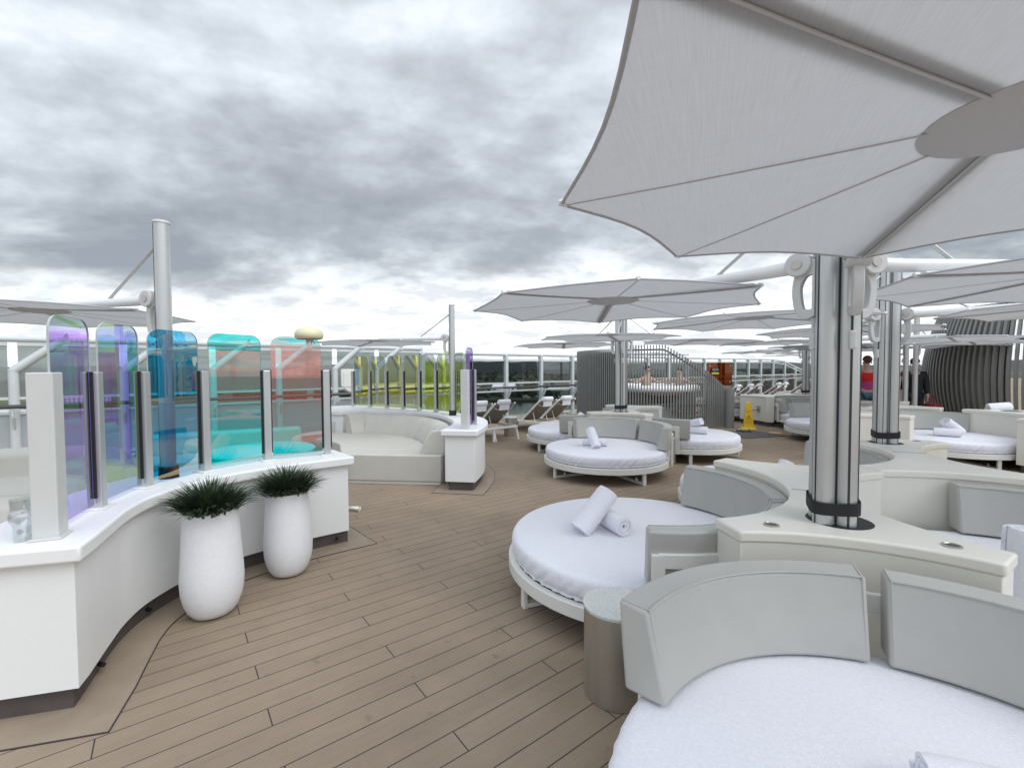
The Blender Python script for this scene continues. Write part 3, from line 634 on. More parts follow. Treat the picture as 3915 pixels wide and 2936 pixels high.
def planter(label, loc, h, rt, rb, seed):
    t = thing('potted_grass', label, 'planter', (loc[0], loc[1], 0), 0, 'white planters in front of the counter')
    prof = [(0, .004), (rb*.50, .004), (rb*.66, .016), (rb*.80, .052), (rb*.91, .105), (rb*.975, .165), (rb, .24), (rb*.985, .30)] + [(rb*.985+(rt-rb*.985)*k/6, .30+(h-.30)*k/6) for k in range(1, 7)] + [(rt-.018, h+.002), (rt-.03, h-.06), (0, h-.06)]
    MB().lathe(prof, 56).build('pot', 'pot_white', t, smooth=50)
    MB().lathe([(0, h-.045), (rt-.03, h-.045)], 24).build('soil', 'soil', t, smooth=0)
    b = blades(1150, rt+.015, .225, seed); b.v = [(x, y, z+h-.03) for x, y, z in b.v]
    b.build('foliage', 'grass_blade', t, smooth=0, fix=False)
planter('taller white tapered planter of spiky dark grass, nearer of the two', (-2.0, 2.985), .70, .157, .184, 3)
planter('white tapered planter of spiky dark grass, farther, by the counter end', (-1.785, 3.575), .655, .152, .178, 7)

# ================================================================== STAR DIVIDERS
def star_outline():
    P = []
    def a_(cu_, cv_, r, a0, a1, n=14): return [(cu_+r*math.cos(R(a0+(a1-a0)*i/n)), cv_+r*math.sin(R(a0+(a1-a0)*i/n))) for i in range(n+1)]
    # front (−v) concave, right, back, left — in (u, v)
    fr = math.degrees(math.atan2(2.03-.988, .481)); r1 = math.hypot(.481, 2.03-.988)
    lf = math.degrees(math.atan2(.816, 1.115-.593)); r2 = math.hypot(.816, 1.115-.593)
    P += a_(0, -2.03, r1, 180-fr, fr); P += a_(1.115, 0, r2, 180+lf, 180-lf); P += a_(0, 2.03, r1, -fr, -180+fr); P += a_(-1.115, 0, r2, lf, -lf)
    return P
SO = star_outline()
def make_star(label, c, rz):
    t = thing('divider_console', label, 'divider', (c[0], c[1], 0), rz, 'star-shaped cream dividers')
    MB().prism(SO, .765, .822).build('top', 'cream_gelcoat', t, smooth=30, bevel=.012, seg=3)
    MB().prism(inset(SO, .010), .115, .7655).build('wall', 'cream_gelcoat', t, smooth=30, bevel=.006)
    MB().prism(inset(SO, .05), .003, .116).build('plinth', 'plinth', t, smooth=30)
    MB().lathe([(0, .824), (.140, .824), (.148, .8225)], 36, (0, -.61, 0)).build('mast_hole_shade', 'rubber', t, smooth=0)  # flat black disc, its colour standing in for the shade inside the hole
    MB().box((0, 0, .8215), (.25, .006, .004)).build('joint', 'caulk', t, smooth=0)
    for x, y in ((-.33, -.83), (.37, -.83)):
        cp = MB().lathe([(.036, .8222), (.036, .828), (.030, .830), (.027, .826)], 24, (x, y, 0)).build('cup_ring', 'steel_brushed', t, smooth=40)
        MB().lathe([(0, .825), (.028, .825)], 20, (x, y, 0)).build('cup_well', 'slat_back', cp, smooth=0)
    return t
starA = (1.94, 2.90); starB = (3.67, 4.19); starC = (2.23, 8.84); starX = (6.32, 8.34); starG = (8.12, 9.75); starH = (8.52, 7.40); starF = (7.71, 13.06)
sA = make_star('cream star-shaped divider with silver mast in the right foreground', starA, LAT)
dup(sA, (*starB, 0), LAT+math.pi, 'cream star-shaped divider just behind the foreground one, on the right')
dup(sA, (*starC, 0), LAT, 'cream star-shaped divider behind the three middle daybeds')
dup(sA, (*starX, 0), LAT+math.pi, 'cream divider tip showing right of the foreground mast')
dup(sA, (*starG, 0), LAT+math.pi, 'cream divider with long flat front behind the far right daybed')
dup(sA, (*starH, 0), LAT+math.pi, 'cream divider at the right picture edge beside the far right daybed')
dup(sA, (*starF, 0), LAT+R(130), 'distant cream divider with wall spout behind the yellow cone')
t = thing('wall_tap', 'grey metal spout light on the distant divider beside the yellow cone', 'light', (6.86, 12.68, 0), R(15))
MB().add([(-.02, -.05, .42), (-.02, .05, .42), (.05, .06, .38), (.05, -.06, .38), (-.02, -.05, .52), (-.02, .05, .52), (.05, .06, .55), (.05, -.06, .55)], [(0, 1, 2, 3), (7, 6, 5, 4), (0, 4, 5, 1), (1, 5, 6, 2), (2, 6, 7, 3), (3, 7, 4, 0)]).build('housing', 'steel_brushed', t, smooth=0, bevel=.006)
MB().tube([(-.02, 0, .47), (-.14, 0, .42)], .03, 12).build('snout', 'steel_brushed', t)

# ================================================================== DAYBEDS
def make_bed(label, loc, rz):
    t = thing('daybed', label, 'daybed', loc, rz, 'round white daybeds')
    rr = random.Random(2); K = 540; base = [.6*math.sin(57*2*math.pi*k/K+1.6*math.sin(6*2*math.pi*k/K))+.4*math.sin(97*2*math.pi*k/K+2*math.sin(9*2*math.pi*k/K))+rr.uniform(-.2, .2) for k in range(K)]
    prof = [(0, .416, 0), (.35, .416, 0), (.65, .415, 0), (.82, .414, .0), (.885, .411, .02), (.910, .404, .05), (.924, .392, .15), (.931, .375, .40), (.934, .350, .75), (.934, .325, 1.0), (.931, .305, 1.1), (.924, .290, .9), (.914, .283, .35), (.922, .274, .9), (.920, .262, 1.0), (.90, .256, .3), (.82, .262, 0)]
    vs = []; fs = []
    for i, (r, z, am) in enumerate(prof):
        for k in range(K):
            th = 2*math.pi*k/K; sl = int(round((.40-z)*110)); f = base[(k+sl) % K]; env = .55+.45*math.sin(3*th+1)*math.sin(5*th+.4)
            rad = r*(.984 if r > .8 else 1)+.0085*am*f*(.35+env)+.004*am*math.sin(5*th+2); zz = z+.003*am*base[(k*2) % K]
            if .3 < r < .9 and i < 5: zz += .0016*math.sin(9*th+r*14)+.0014*math.sin(4*th-r*23)
            vs.append((rad*math.cos(th), rad*math.sin(th), zz))
    for i in range(1, len(prof)-1):
        for k in range(K): k2 = (k+1) % K; fs.append((i*K+k, (i+1)*K+k, (i+1)*K+k2, i*K+k2))
    fs.append(tuple(range(K, 2*K)))
    MB().add(vs, fs).build('mattress_cover', 'towel', t, smooth=180)
    MB().lathe([(.80, .252), (.885, .252), (.895, .265), (.895, .31), (.80, .31)], 64).build('cushion_base', 'vinyl', t, smooth=40)
    MB().lathe([(.895, .168), (.945, .168), (.945, .250), (.895, .250), (.895, .168)], 96).build('frame_ring', 'powder_white', t, smooth=40, bevel=.004)
    m = MB()
    for k in range(8): a = R(45*k/2); m.bar((-.92*math.cos(a), -.92*math.sin(a), .20), (.92*math.cos(a), .92*math.sin(a), .20), .05, .04) if k % 4 == 0 else None
    m.build('slat_support', 'powder_white', t, smooth=0)
    bs = bpy.data.objects.new('leg_frame', None)
    for k in range(4):
        a = R(-105+90*k); c_, s_ = math.cos(a), math.sin(a)
        lg = MB().box((.895*c_, .895*s_, .086), (.032, .055, .172), a).build('leg', 'powder_white', t, smooth=0, bevel=.006)
        MB().bar((.895*c_, .895*s_, .020), (.0*c_, .0*s_, .020), .055, .034 if k % 2 else .030).build('foot_bar', 'powder_white', lg, smooth=0, bevel=.004)
        MB().tube([(.72*c_, .72*s_, .03), (.72*c_, .72*s_, .075)], [.03, .012], 12).build('glide', 'steel_brushed', lg)
    bpy.data.objects.remove(bs)
    for a0, a1 in ((92.5, 164), (16, 87.5)):       # two back cushions, local back is +Y
        ap = arc((0, 0), 1.0, a0, a1, 22)
        cu_ = MB().sweep(ap, [(-.045, .424), (-.205, .424), (-.135, .745), (-.02, .755), (-.03, .60)]).build('back_cushion', 'vinyl', t, smooth=50, bevel=.014, seg=3)
        pp = arc((0, 0), .864, a0+.8, a1-.8, 22); pm = MB().tube([(x, y, .7475) for x, y in pp], .0042, 6)
        for q in (a0+.7, a1-.7): pm.tube([(.800*math.cos(R(q)), .800*math.sin(R(q)), .432), (.864*math.cos(R(q)), .864*math.sin(R(q)), .7475), (.972*math.cos(R(q)), .972*math.sin(R(q)), .755)], .0038, 6)
        pm.build('piping', 'vinyl', cu_)
        lo = Vector((math.cos(R(a1 if a1 > 90 else a0)), math.sin(R(a1 if a1 > 90 else a0)), 0))
    fr = MB().sweep(arc((0, 0), .978, 28, 152, 48), [(-.016, .560), (.016, .560), (.016, .638), (-.016, .638)]).build('back_frame', 'powder_white', t, smooth=40, bevel=.004)
    for a in (28, 50, 130, 152):
        c_, s_ = math.cos(R(a)), math.sin(R(a)); wd = .07 if a in (28, 152) else .05
        MB().box((.980*c_, .980*s_, .402), (.030, wd, .46), R(a)).build('back_post', 'powder_white', fr, smooth=0, bevel=.004)
    return t
def back(dx, dy): return math.atan2(dy, dx)-math.pi/2
aU, aV = math.atan2(U.y, U.x), math.atan2(V.y, V.x)
bF = aV-math.pi/2; bL = aU-math.pi/2; bR = aU+math.pi/2; bB = aV+math.pi/2     # front bed backs onto +v, left bed onto +u ...
bed = make_bed('round white daybed in the right foreground with two grey back cushions', (1.15, 1.05, 0), bF)
bed1 = dup(bed, (.915, 3.345, 0), bL-R(4), 'round white daybed with two crossed towels in the middle foreground')
for ch in bed1.children:
    if ch.name.startswith('leg'): ch.rotation_euler.z = R(63)
    if ch.name.startswith('back_frame'): ch.rotation_euler.z = R(-9)
dup(bed, (*uv(starA, 1.115, 0), 0), R(-92), 'round white daybed at the right edge, mostly behind the foreground divider')
dup(bed, (*uv(starA, 0, 2.03), 0), bL-R(12), 'round white daybed hidden behind the foreground divider, white edge showing')
dup(bed, (1.44, 7.02, 0), bF-R(27), 'middle round daybed facing us with an upright towel roll')
dup(bed, (1.24, 9.28, 0), bL-R(15), 'round daybed farther back on the left of the middle group')
dup(bed, (3.22, 8.42, 0), bR+R(23), 'round daybed on the right of the middle group, by the slatted tub screen')
dup(bed, (7.58, 7.88, 0), bF+R(35), 'round daybed at the far right with a folded towel pile')
dup(bed, (7.13, 10.05, 0), bF-R(20), 'round daybed half hidden left of the foreground mast, in front of the cone')
dup(bed, (7.98, 11.8, 0), R(16.4), 'distant round daybed with its frame end toward us, right of the distant divider')
dup(bed, (6.95, 14.4, 0), R(-150), 'distant round daybed behind the yellow cone')
# side tables
def make_table(label, loc):
    t = thing('side_table', label, 'side table', loc, 0, 'drum side tables')
    MB().lathe([(0, .003), (.158, .003), (.160, .435), (0, .435)], 48).build('drum', 'steel_brushed', t, smooth=40)
    MB().lathe([(0, .452), (.150, .452), (.164, .449), (.164, .436), (0, .436)], 48).build('tabletop', 'terrazzo', t, smooth=40)
    return t
tb = make_table('brushed steel drum side table with speckled top between the two near daybeds', (.515, 2.235, 0))
dup(tb, (2.60, 7.66, 0), 0, 'steel drum side table between the middle and right daybeds of the group')
dup(tb, (-.04, 10.9, 0), 0, 'steel drum side table between the sun loungers')
# towels
def towel_roll(name, label, L, r, turns, loc, rot, grp='rolled white towels'):
    n = 26; pts = []
    for i in range(int(turns*n)+1):
        f = i/(turns*n); a = 2*math.pi*i/n; rr = .012+(r-.012)*f; wob = 1+.03*math.sin(3*a+loc[0]*9)
        pts.append((rr*math.cos(a)*wob, rr*math.sin(a)*wob*.96))
    th = .0058*(r/.066)*(5/turns)*.92; vs = []; fs = []; m = len(pts); J = 10
    for side in (-1, 1):
        for i, (x, y) in enumerate(pts):
            q = math.hypot(x, y); ex = .012*math.sin(i*.9)+.010*(1-q/r)
            for j in range(J+1):
                s = -1+2*j/J; e = (L/2+ex*(1 if s > 0 else -1)*0-.010*(1-q/r)**1)*s
                bul = 1-.05*abs(s)**6; k = (1+side*th/max(q, .01))*bul
                vs.append((x*k, y*k, e+.004*math.sin(i*.35+s*3)))
    W_ = J+1; B = m*W_
    for i in range(m-1):
        for j in range(J):
            a = i*W_+j; fs.append((a, a+1, a+W_+1, a+W_)); fs.append((B+a, B+a+W_, B+a+W_+1, B+a+1))
        for j in (0, J): a = i*W_+j; fs.append((a, a+W_, B+a+W_, B+a))
    for j in range(J):
        a = (m-1)*W_+j; fs.append((a, a+1, B+a+1, B+a)); fs.append((j, B+j, B+j+1, j+1))
    o = MB().add(vs, fs).build(name, 'towel', None, smooth=50); o.location = loc; o.rotation_euler = rot
    return tag(o, label, 'towel', grp)
def rot_axis(d):   # euler turning local Z onto d
    return Vector(d).to_track_quat('Z', 'Y').to_euler()
towel_roll('rolled_towel', 'rolled white towel leaning across another on the near daybed', .37, .086, 5, (.60, 3.33, .565), rot_axis((.52, .30, .52)))
towel_roll('rolled_towel', 'rolled white towel with spiral end toward us on the near daybed', .33, .072, 5, (.74, 3.36, .490), rot_axis((.30, -.85, 0)))
towel_roll('rolled_towel', 'upright rolled towel leaning on the middle daybed', .34, .070, 5, (1.23, 6.86, .56), rot_axis((-.16, .62, .66)))
towel_roll('rolled_towel', 'rolled towel lying flat behind the upright one on the middle daybed', .36, .058, 5, (1.27, 7.0, .475), rot_axis((.93, -.25, 0)))
towel_roll('rolled_towel', 'white towel tilted against the cushion of the far left daybed', .40, .085, 5, (1.27, 8.93, .56), rot_axis((.55, .25, .62)))
towel_roll('rolled_towel', 'folded towel at the bottom of the pile on the right daybed of the group', .34, .072, 5, (3.36, 8.22, .488), rot_axis((.8, -.5, 0)))
towel_roll('rolled_towel', 'towel curled on top of the pile on the right daybed of the group', .26, .066, 4, (3.32, 8.22, .625), rot_axis((.5, -.75, .25)))
towel_roll('rolled_towel', 'rolled towel with spiral end on the far right daybed', .34, .072, 5, (7.44, 7.75, .49), rot_axis((.75, -.65, 0)))
towel_roll('rolled_towel', 'towel tilted over a roll on the far right daybed', .36, .085, 5, (7.64, 7.86, .57), rot_axis((.80, .05, -.55)))
towel_roll('rolled_towel', 'large white towel standing at the right edge behind the divider arm', .42, .105, 5, (2.50, 2.15, .62), rot_axis((.05, .05, 1)))
towel_roll('rolled_towel', 'white towel peeking over the divider behind the near daybed', .30, .075, 5, (2.63, 4.42, .56), rot_axis((.5, .3, .75)))
towel_roll('rolled_towel', 'white towel poking up at the bottom right corner of the nearest daybed', .34, .075, 5, (1.30, 1.17, .470), rot_axis((.9, -.3, 0)))
towel_roll('rolled_towel', 'white towel behind the far right divider wall', .32, .09, 5, (8.9, 8.3, .86), rot_axis((.9, -.3, .1)))

# ================================================================== UMBRELLAS
POLE_R = .050; ARM = 1.385; CR = 1.05; ZH = 2.15; DROOP = R(0.6)
def make_umbrella(label, loc, rz, group):
    t = thing('cantilever_umbrella', label, 'umbrella', loc, rz, group)
    # pole: extruded tube with two dark grooves
    po = MB().tube([(0, 0, .30), (0, 0, 2.70)], POLE_R, 28).build('pole', 'alu', t, smooth=40)
    m = MB()
    for a in (62, 298, 0): m.box(((POLE_R-.0005)*math.cos(R(a)), (POLE_R-.0005)*math.sin(R(a)), 1.50), (.006, .006 if a else .010, 2.38), R(a))
    m.build('groove', 'alu_dark', po, smooth=0)
    MB().lathe([(0, .018), (.05, .018), (.056, .008), (.056, 0), (0, 0)], 24, (0, 0, 2.70)).build('pole_cap', 'cast_white', po, smooth=40)
    # carriage with loop handle, hinge knuckle and clamp
    h = MB(); prof = [(.05, ZH+.02), (.115, ZH+.02), (.155, ZH-.10), (.145, ZH-.23), (.10, ZH-.285), (.05, ZH-.27)]; inn = [(.062, ZH-.06), (.092, ZH-.06), (.118, ZH-.12), (.108, ZH-.215), (.088, ZH-.238), (.062, ZH-.23)]
    prof = smooth_path(prof, 4); inn = smooth_path(inn, 4); k = len(prof); vs = []
    for y in (-.022, .022): vs += [(x, y, z) for x, z in prof]+[(x, y, z) for x, z in inn]
    fs = []
    for i in range(k):
        j = (i+1) % k; fs += [(i, j, k+j, k+i), (2*k+i, 3*k+i, 3*k+j, 2*k+j), (i, 2*k+i, 2*k+j, j), (k+i, k+j, 3*k+j, 3*k+i)]
    h.add(vs, fs); hd = h.build('handle', 'cast_white', t, smooth=60, bevel=.008, seg=3)
    MB().tube([(.125, -.048, ZH), (.125, .048, ZH)], .062, 28).build('hinge', 'cast_white', t, smooth=40, bevel=.006)
    for s in (-1, 1): MB().tube([(.125, s*.048, ZH), (.125, s*.055, ZH)], .024, 20).build('hinge_bolt', 'steel_brushed', t, smooth=40)
    MB().box((.062, 0, ZH-.40), (.03, .03, .09)).build('clamp', 'cast_white', hd, smooth=0, bevel=.008)
    # arm above the canopy
    ex, ez = ARM-.02, ZH-math.tan(DROOP)*(ARM-.12)-.005
    MB().tube([(.14, 0, ZH-.004), (.30, 0, ZH-.008), (ex, 0, ez+.02)], [.038, .035, .024], 16).build('arm', 'arm_white', t, smooth=50)
    MB().tube([(-.0, 0, 2.58), (.62, 0, ZH-.01)], .0105, 8).build('stay_rod', 'alu', t)
    # canopy: eight sectors with hollowed edges
    hub = Vector((ARM, 0, ZH-.030)); T_ = Matrix.Rotation(DROOP, 4, 'Y')
    def P(r, a, z): a += R(2.2); q = T_ @ Vector((r*math.cos(a), r*math.sin(a), z)); return hub+q-Vector((0, 0, .05))
    vs = []; fs = []; NR = 8; NA = 8; edge = []
    for s in range(8):
        a0 = s*math.pi/4; o = len(vs)
        for i in range(NR+1):
            f = i/NR
            for j in range(NA+1):
                g = j/NA; a = a0+g*math.pi/4; chord = math.cos(math.pi/8)/math.cos((g-.5)*math.pi/4)
                rr = CR*f*chord*(1-.040*f*math.sin(math.pi*g)); z = .060*(1-f)**1.2+.022*f*math.sin(math.pi*g)*(1-.4*f)
                vs.append(P(rr, a, z))
        for i in range(NR):
            for j in range(NA): b = o+i*(NA+1)+j; fs.append((b, b+1, b+NA+2, b+NA+1))
        edge += [vs[o+NR*(NA+1)+j] for j in range(NA)]
    cn = MB().add(vs, fs).build('canopy', 'canopy_fabric', t, smooth=30)
    MB().tube(edge, .0055, 6, closed=True).build('hem', 'canopy_hem', cn)
    MB().lathe([(0, -.012), (.17, -.012), (.185, -.006), (.185, .0)], 36).v  # profile only
    hv = MB().lathe([(0, .040), (.17, .040), (.188, .047), (.188, .052)], 36); hv.v = [tuple(P(math.hypot(x, y), math.atan2(y, x), z)) for x, y, z in hv.v]
    hv.build('hub_disc', 'canopy_hub', cn, smooth=40)
    for s in range(8):
        a = s*math.pi/4; big = s in (4, 7, 2)
        w0 = .0034
        vs = [];
        for f in (.16, .4, .7, .985):
            ww = w0*(1.1-.4*f); z = .060*(1-f)**1.2-.004
            da = ww/(CR*f); vs += [P(CR*f, a-da, z), P(CR*f, a+da, z), P(CR*f, a+da*.8, z-.0025), P(CR*f, a-da*.8, z-.0025)]
        fs = [(3, 2, 1, 0), (12, 13, 14, 15)]
        for q in range(3):
            for e in range(4): fs.append((q*4+e, q*4+(e+1) % 4, q*4+4+(e+1) % 4, q*4+4+e))
        MB().add(vs, fs).build('rib', 'canopy_rib', cn, smooth=30)
        if big:      # broad rafter lying on top of the cloth
            MB().bar(P(.18, a, .062), P(CR*.97, a, .012), .062, .012).build('rafter', 'arm_white', cn, smooth=0, bevel=.004)
        e = P(CR*.985, a, .004); f_ = P(CR*1.006, a, .006)
        MB().tube([e, f_], [.016, .010], 8).build('corner_cap', 'arm_white', cn)
    return t
G1 = 'grey cantilever umbrellas'
um = make_umbrella('huge pale grey umbrella canopy filling the top right corner', (0, 0, 0), 0, G1)
def place_umb(c, tu, tv, du, dv, label, flip=1, first=False, tubeoff=.047):
    """c: mast centre; (tu, tv): which tube of the cluster; (du, dv): arm direction in the lattice axes"""
    x, y = uv(c, tu*tubeoff*flip, tv*tubeoff*flip); d = U*du*flip+V*dv*flip; a = math.atan2(d.y, d.x)
    if first: um.location = (x, y, 0); um.rotation_euler.z = a; return um
    return dup(um, (x, y, 0), a, label, G1)
def spare_pole(c, tu, tv, flip, label):
    x, y = uv(c, tu*.047*flip, tv*.047*flip); t = thing('mast_pole', label, 'pole', (x, y, 0), 0, 'plain poles of the umbrella masts')
    p = MB().tube([(0, 0, .30), (0, 0, 2.70)], POLE_R, 24).build('pole', 'alu', t, smooth=40); m = MB()
    for a in (20, 110, 200, 290): m.box(((POLE_R-.0005)*math.cos(R(a)), (POLE_R-.0005)*math.sin(R(a)), 1.5), (.006, .006, 2.38), R(a))
    m.build('groove', 'alu_dark', p, smooth=0)
    MB().lathe([(0, .016), (.05, .016), (.054, 0), (0, 0)], 20, (0, 0, 2.70)).build('pole_cap', 'cast_white', p)
def strap(c, label, z=.885, r=.119, h=.062):
    pl = []
    for k in range(40):
        a = 2*math.pi*k/40; e = 5; q = (abs(math.cos(a))**e+abs(math.sin(a))**e)**(-1/e); pl.append((r*.93*q*math.cos(a), r*.93*q*math.sin(a)))
    m = MB(); n = len(pl); vs = []
    for k, (x, y) in enumerate(pl):
        zz = .012*math.sin(2*math.pi*k/n+.6)
        vs += [(x, y, z+zz), (x, y, z+h+zz), (x*.96, y*.96, z+h+zz), (x*.96, y*.96, z+zz)]
    fs = []
    for k in range(n):
        a, b = 4*k, 4*((k+1) % n)
        for e in range(4): fs.append((a+e, b+e, b+(e+1) % 4, a+(e+1) % 4))
    o = m.add(vs, fs).build('mast_strap', 'black_strap', None, smooth=50); o.location = (c[0], c[1], 0); o.rotation_euler.z = LAT
    tag(o, label, 'strap', 'black straps round the masts')
D_ = (-1.23, .61)
def cluster(star, flip, labels, straplabel, which=(1, 1, 1), spare=None, shift=0, to=.047, centre=None):
    c = centre or uv(star, 0, -.61*flip); c = (c[0]+shift, c[1])
    if which[0]: place_umb(c, 1, -1, 0, -1, labels[0], flip, first=(labels[0] is None), tubeoff=to)
    if which[1]: place_umb(c, -1, -1, -1.19, .66, labels[1], flip, tubeoff=to)
    if which[2]: place_umb(c, 1, 1, 1.23, .61, labels[2], flip, tubeoff=to)
    if spare: spare_pole(c, -1, 1, flip, spare)
    if straplabel: strap(c, straplabel, r=.069+to)
cluster(starA, 1, [None, 'large grey umbrella over the near daybed with towels', 'grey umbrella reaching out of the right edge from the foreground mast'], 'black strap round the foot of the foreground mast', spare='plain rear pole of the foreground mast', shift=-.036)
cluster(starB, -1, ['grey umbrella behind the foreground right one, edge-on at the right', 'grey umbrella from the second mast reaching right', 'grey umbrella just behind the big middle one, right of centre'], 'black strap round the second mast on the right', spare='plain rear pole of the second mast', shift=-.004, to=.048)
cluster(starC, 1, ['grey umbrella in front of the middle mast, over the middle daybed', 'lower left grey umbrella behind the middle mast', 'grey umbrella right of the middle mast over the tub screen'], 'black strap round the middle mast', spare='plain rear pole of the middle mast')
cluster(starX, -1, ['thin edge-on grey umbrella right of the foreground mast, lowest', 'grey umbrella sliver left of the foreground mast, nearer', 'grey umbrella behind the second mast at the right'], 'black strap round the mast hidden by the foreground poles')
cluster(starG, -1, ['flat grey umbrella in front of the barrel screen', 'flat grey umbrella behind the second mast', 'flat grey umbrella against the barrel screen at far right'], None)
cluster(starF, 1, ['distant umbrella sliver left of the far mast, lower', 'distant umbrella sliver left of the far mast, upper', 'distant umbrella sliver right of the far mast'], 'black strap round the distant mast', centre=(8.55, 13.25), spare='plain rear pole of the distant mast')
def solo(loc, target, label): a = math.atan2(target[1]-loc[1], target[0]-loc[0]); return dup(um, (loc[0], loc[1], 0), a, label, G1)
solo((-2.585, 3.40), (-3.90, 3.80), 'grey umbrella on a single mast rising from the left counter')
solo((-1.03, 7.86), (-2.43, 8.12), 'grey umbrella on a single mast over the beige sofa')
solo((9.20, 10.38), (10.6, 10.9), 'grey umbrella on a double pole beside the standing people')
solo((4.45, 17.6), (5.4, 16.6), 'grey umbrella on a single pole behind the slatted tub screen')
solo((8.98, 10.38), (8.0, 11.5), 'grey umbrella on the pole left of the dark-suited person')
solo((12.6, 19.5), (11.4, 18.8), 'distant umbrella near the far loungers')
solo((10.9, 14.9), (9.6, 15.3), 'distant umbrella behind the person in red')
for c, lb in (((-2.585, 3.40), 'black strap round the mast on the left counter'), ((-1.03, 7.86), 'black torn strap round the mast on the far counter')):
    o = MB().lathe([(.060, .815), (.064, .815), (.062, .90), (.057, .90), (.060, .815)], 24).build('mast_strap', 'black_strap', None, smooth=40); o.location = (*c, 0); tag(o, lb, 'strap', 'black straps round the masts')

for ch in um.children:          # the nearest canopy is winched a little higher at its outer edge
    if ch.name.split('.')[0] in ('canopy', 'arm'):
        a = -R(1.9); ch.rotation_euler.y = a; p = Vector((.125, 0, ZH)); ch.location = p-Matrix.Rotation(a, 3, 'Y') @ p
# ================================================================== SUN LOUNGERS
def make_lounger(label, loc, rz):
    # local: head end (raised back) at the origin's side, feet toward +Y, width along X
    t = thing('sun_lounger', label, 'sun lounger', loc, rz, 'white sun loungers by the railing')
    w = .31; fr = MB()
    for s in (-1, 1): fr.bar((s*w, .0, .30), (s*w, 1.75, .30), .032, .055)
    fr.bar((-w, 1.75, .30), (w, 1.75, .30), .032, .05).bar((-w, .03, .30), (w, .03, .30), .03, .05)
    fr.build('frame', 'lounger_white', t, smooth=0, bevel=.006)
    for s in (-1, 1):
        for y, dy in ((.06, -.06), (1.66, .06)): MB().bar((s*w, y, .32), (s*(w+.03), y+dy, .0), .032, .05, up=(0, 1, 0)).build('leg', 'lounger_white', t, smooth=0, bevel=.005)
    hy, hz_ = .72, .325; L = .86; a = R(37); ty, tz = hy-L*math.cos(a), hz_+L*math.sin(a)
    b = MB()
    for s in (-1, 1): b.bar((s*(w-.035), hy, hz_), (s*(w-.035), ty, tz), .028, .04, up=(0, 1, 0))
    bk_ = b.build('back_frame', 'lounger_white', t, smooth=0, bevel=.005)
    MB().tube([(-(w-.05), ty+.16, tz-.09), (-.12, ty+.10, tz-.15), (.12, ty+.10, tz-.15), (w-.05, ty+.16, tz-.09)], .010, 8).build('rear_bow', 'lounger_white', bk_)
    for s in (-1, 1): MB().tube([(s*.20, hy-.42, .30), (s*.20, ty+.36, tz-.30)], .009, 8).build('prop', 'lounger_white', bk_)
    sl = MB(); vs = []; fs = []
    for i in range(9):
        f = i/8; y = hy+(ty-hy)*f; z = hz_+(tz-hz_)*f
        for j in range(7): g = -1+j/3; vs.append((g*(w-.045), y+.02*(1-g*g)*math.sin(a), z-.02*(1-g*g)*math.cos(a)))
    for i in range(8):
        for j in range(6): q = i*7+j; fs.append((q, q+1, q+8, q+7))
    sl.add(vs, fs); o = sl.build('back_sling', 'taupe_mesh', bk_, smooth=40); so = o.modifiers.new('thickness', 'SOLIDIFY'); so.thickness = .006
    MB().box((0, 1.24, .332), (2*w-.05, 1.0, .010)).build('seat_sling', 'taupe_mesh', t, smooth=0)
    m = MB(); ap = []
    for k in range(15): q = math.pi*(.5-k/14*1.25); ap.append((math.cos(q), math.sin(q)))
    n = 18; pr_ = [(.075*math.cos(2*math.pi*k/n)*1.15, .062*math.sin(2*math.pi*k/n)) for k in range(n)]
    xs = [-.155, -.15, -.14, 0, .14, .15, .155]; sc = [.6, .85, 1, 1.02, 1, .85, .6]; vs = []; fs = []
    for x, k in zip(xs, sc):
        for p, q in pr_: vs.append((x, ty+.05+p*k*math.cos(a)+q*k*math.sin(a)*.9, tz+.01+q*k*math.cos(a)-p*k*math.sin(a)))
    for i in range(6):
        for j in range(n): fs.append((i*n+j, i*n+(j+1) % n, (i+1)*n+(j+1) % n, (i+1)*n+j))
    fs += [tuple(range(n))[::-1], tuple(6*n+k for k in range(n))]
    t['_head'] = 0; del t['_head']
    tw = m.add(vs, fs).build('headrest_towel', 'towel', bk_, smooth=60)
    # tail of the towel hanging behind the back
    MB().bar((-.0, ty+.02, tz-.02), (0, ty+.05, tz-.16), .28, .014, up=(0, 1, .8)).build('towel_tail', 'towel', bk_, smooth=0, bevel=.004)
    return t
lrot = math.atan2(PX.y, PX.x)-math.pi/2
lh = [((-.65, 9.78), 'sun lounger partly hidden behind the end of the far counter'), ((-.15, 10.16), 'sun lounger with towel headrest left of the steel table'), ((.89, 11.06), 'sun lounger with towel headrest just right of the steel table'), ((1.40, 11.44), 'sun lounger nearest the slatted tub screen'),
      ((9.1, 18.2), 'distant lounger at the left end of the far row'), ((9.95, 18.85), 'distant lounger, second in the far row'), ((10.55, 19.3), 'distant lounger, third in the far row'), ((11.95, 20.3), 'distant lounger, fourth in the far row'), ((12.5, 20.7), 'distant lounger, fifth in the far row'), ((14.1, 21.8), 'distant lounger at the right end of the far row')]
lg0 = None
for (x, y), lb in lh:
    q = Vector((x, y))-PX*.03
    if lg0 is None: lg0 = make_lounger(lb, (q.x, q.y, 0), lrot)
    else: dup(lg0, (q.x, q.y, 0), lrot, lb)

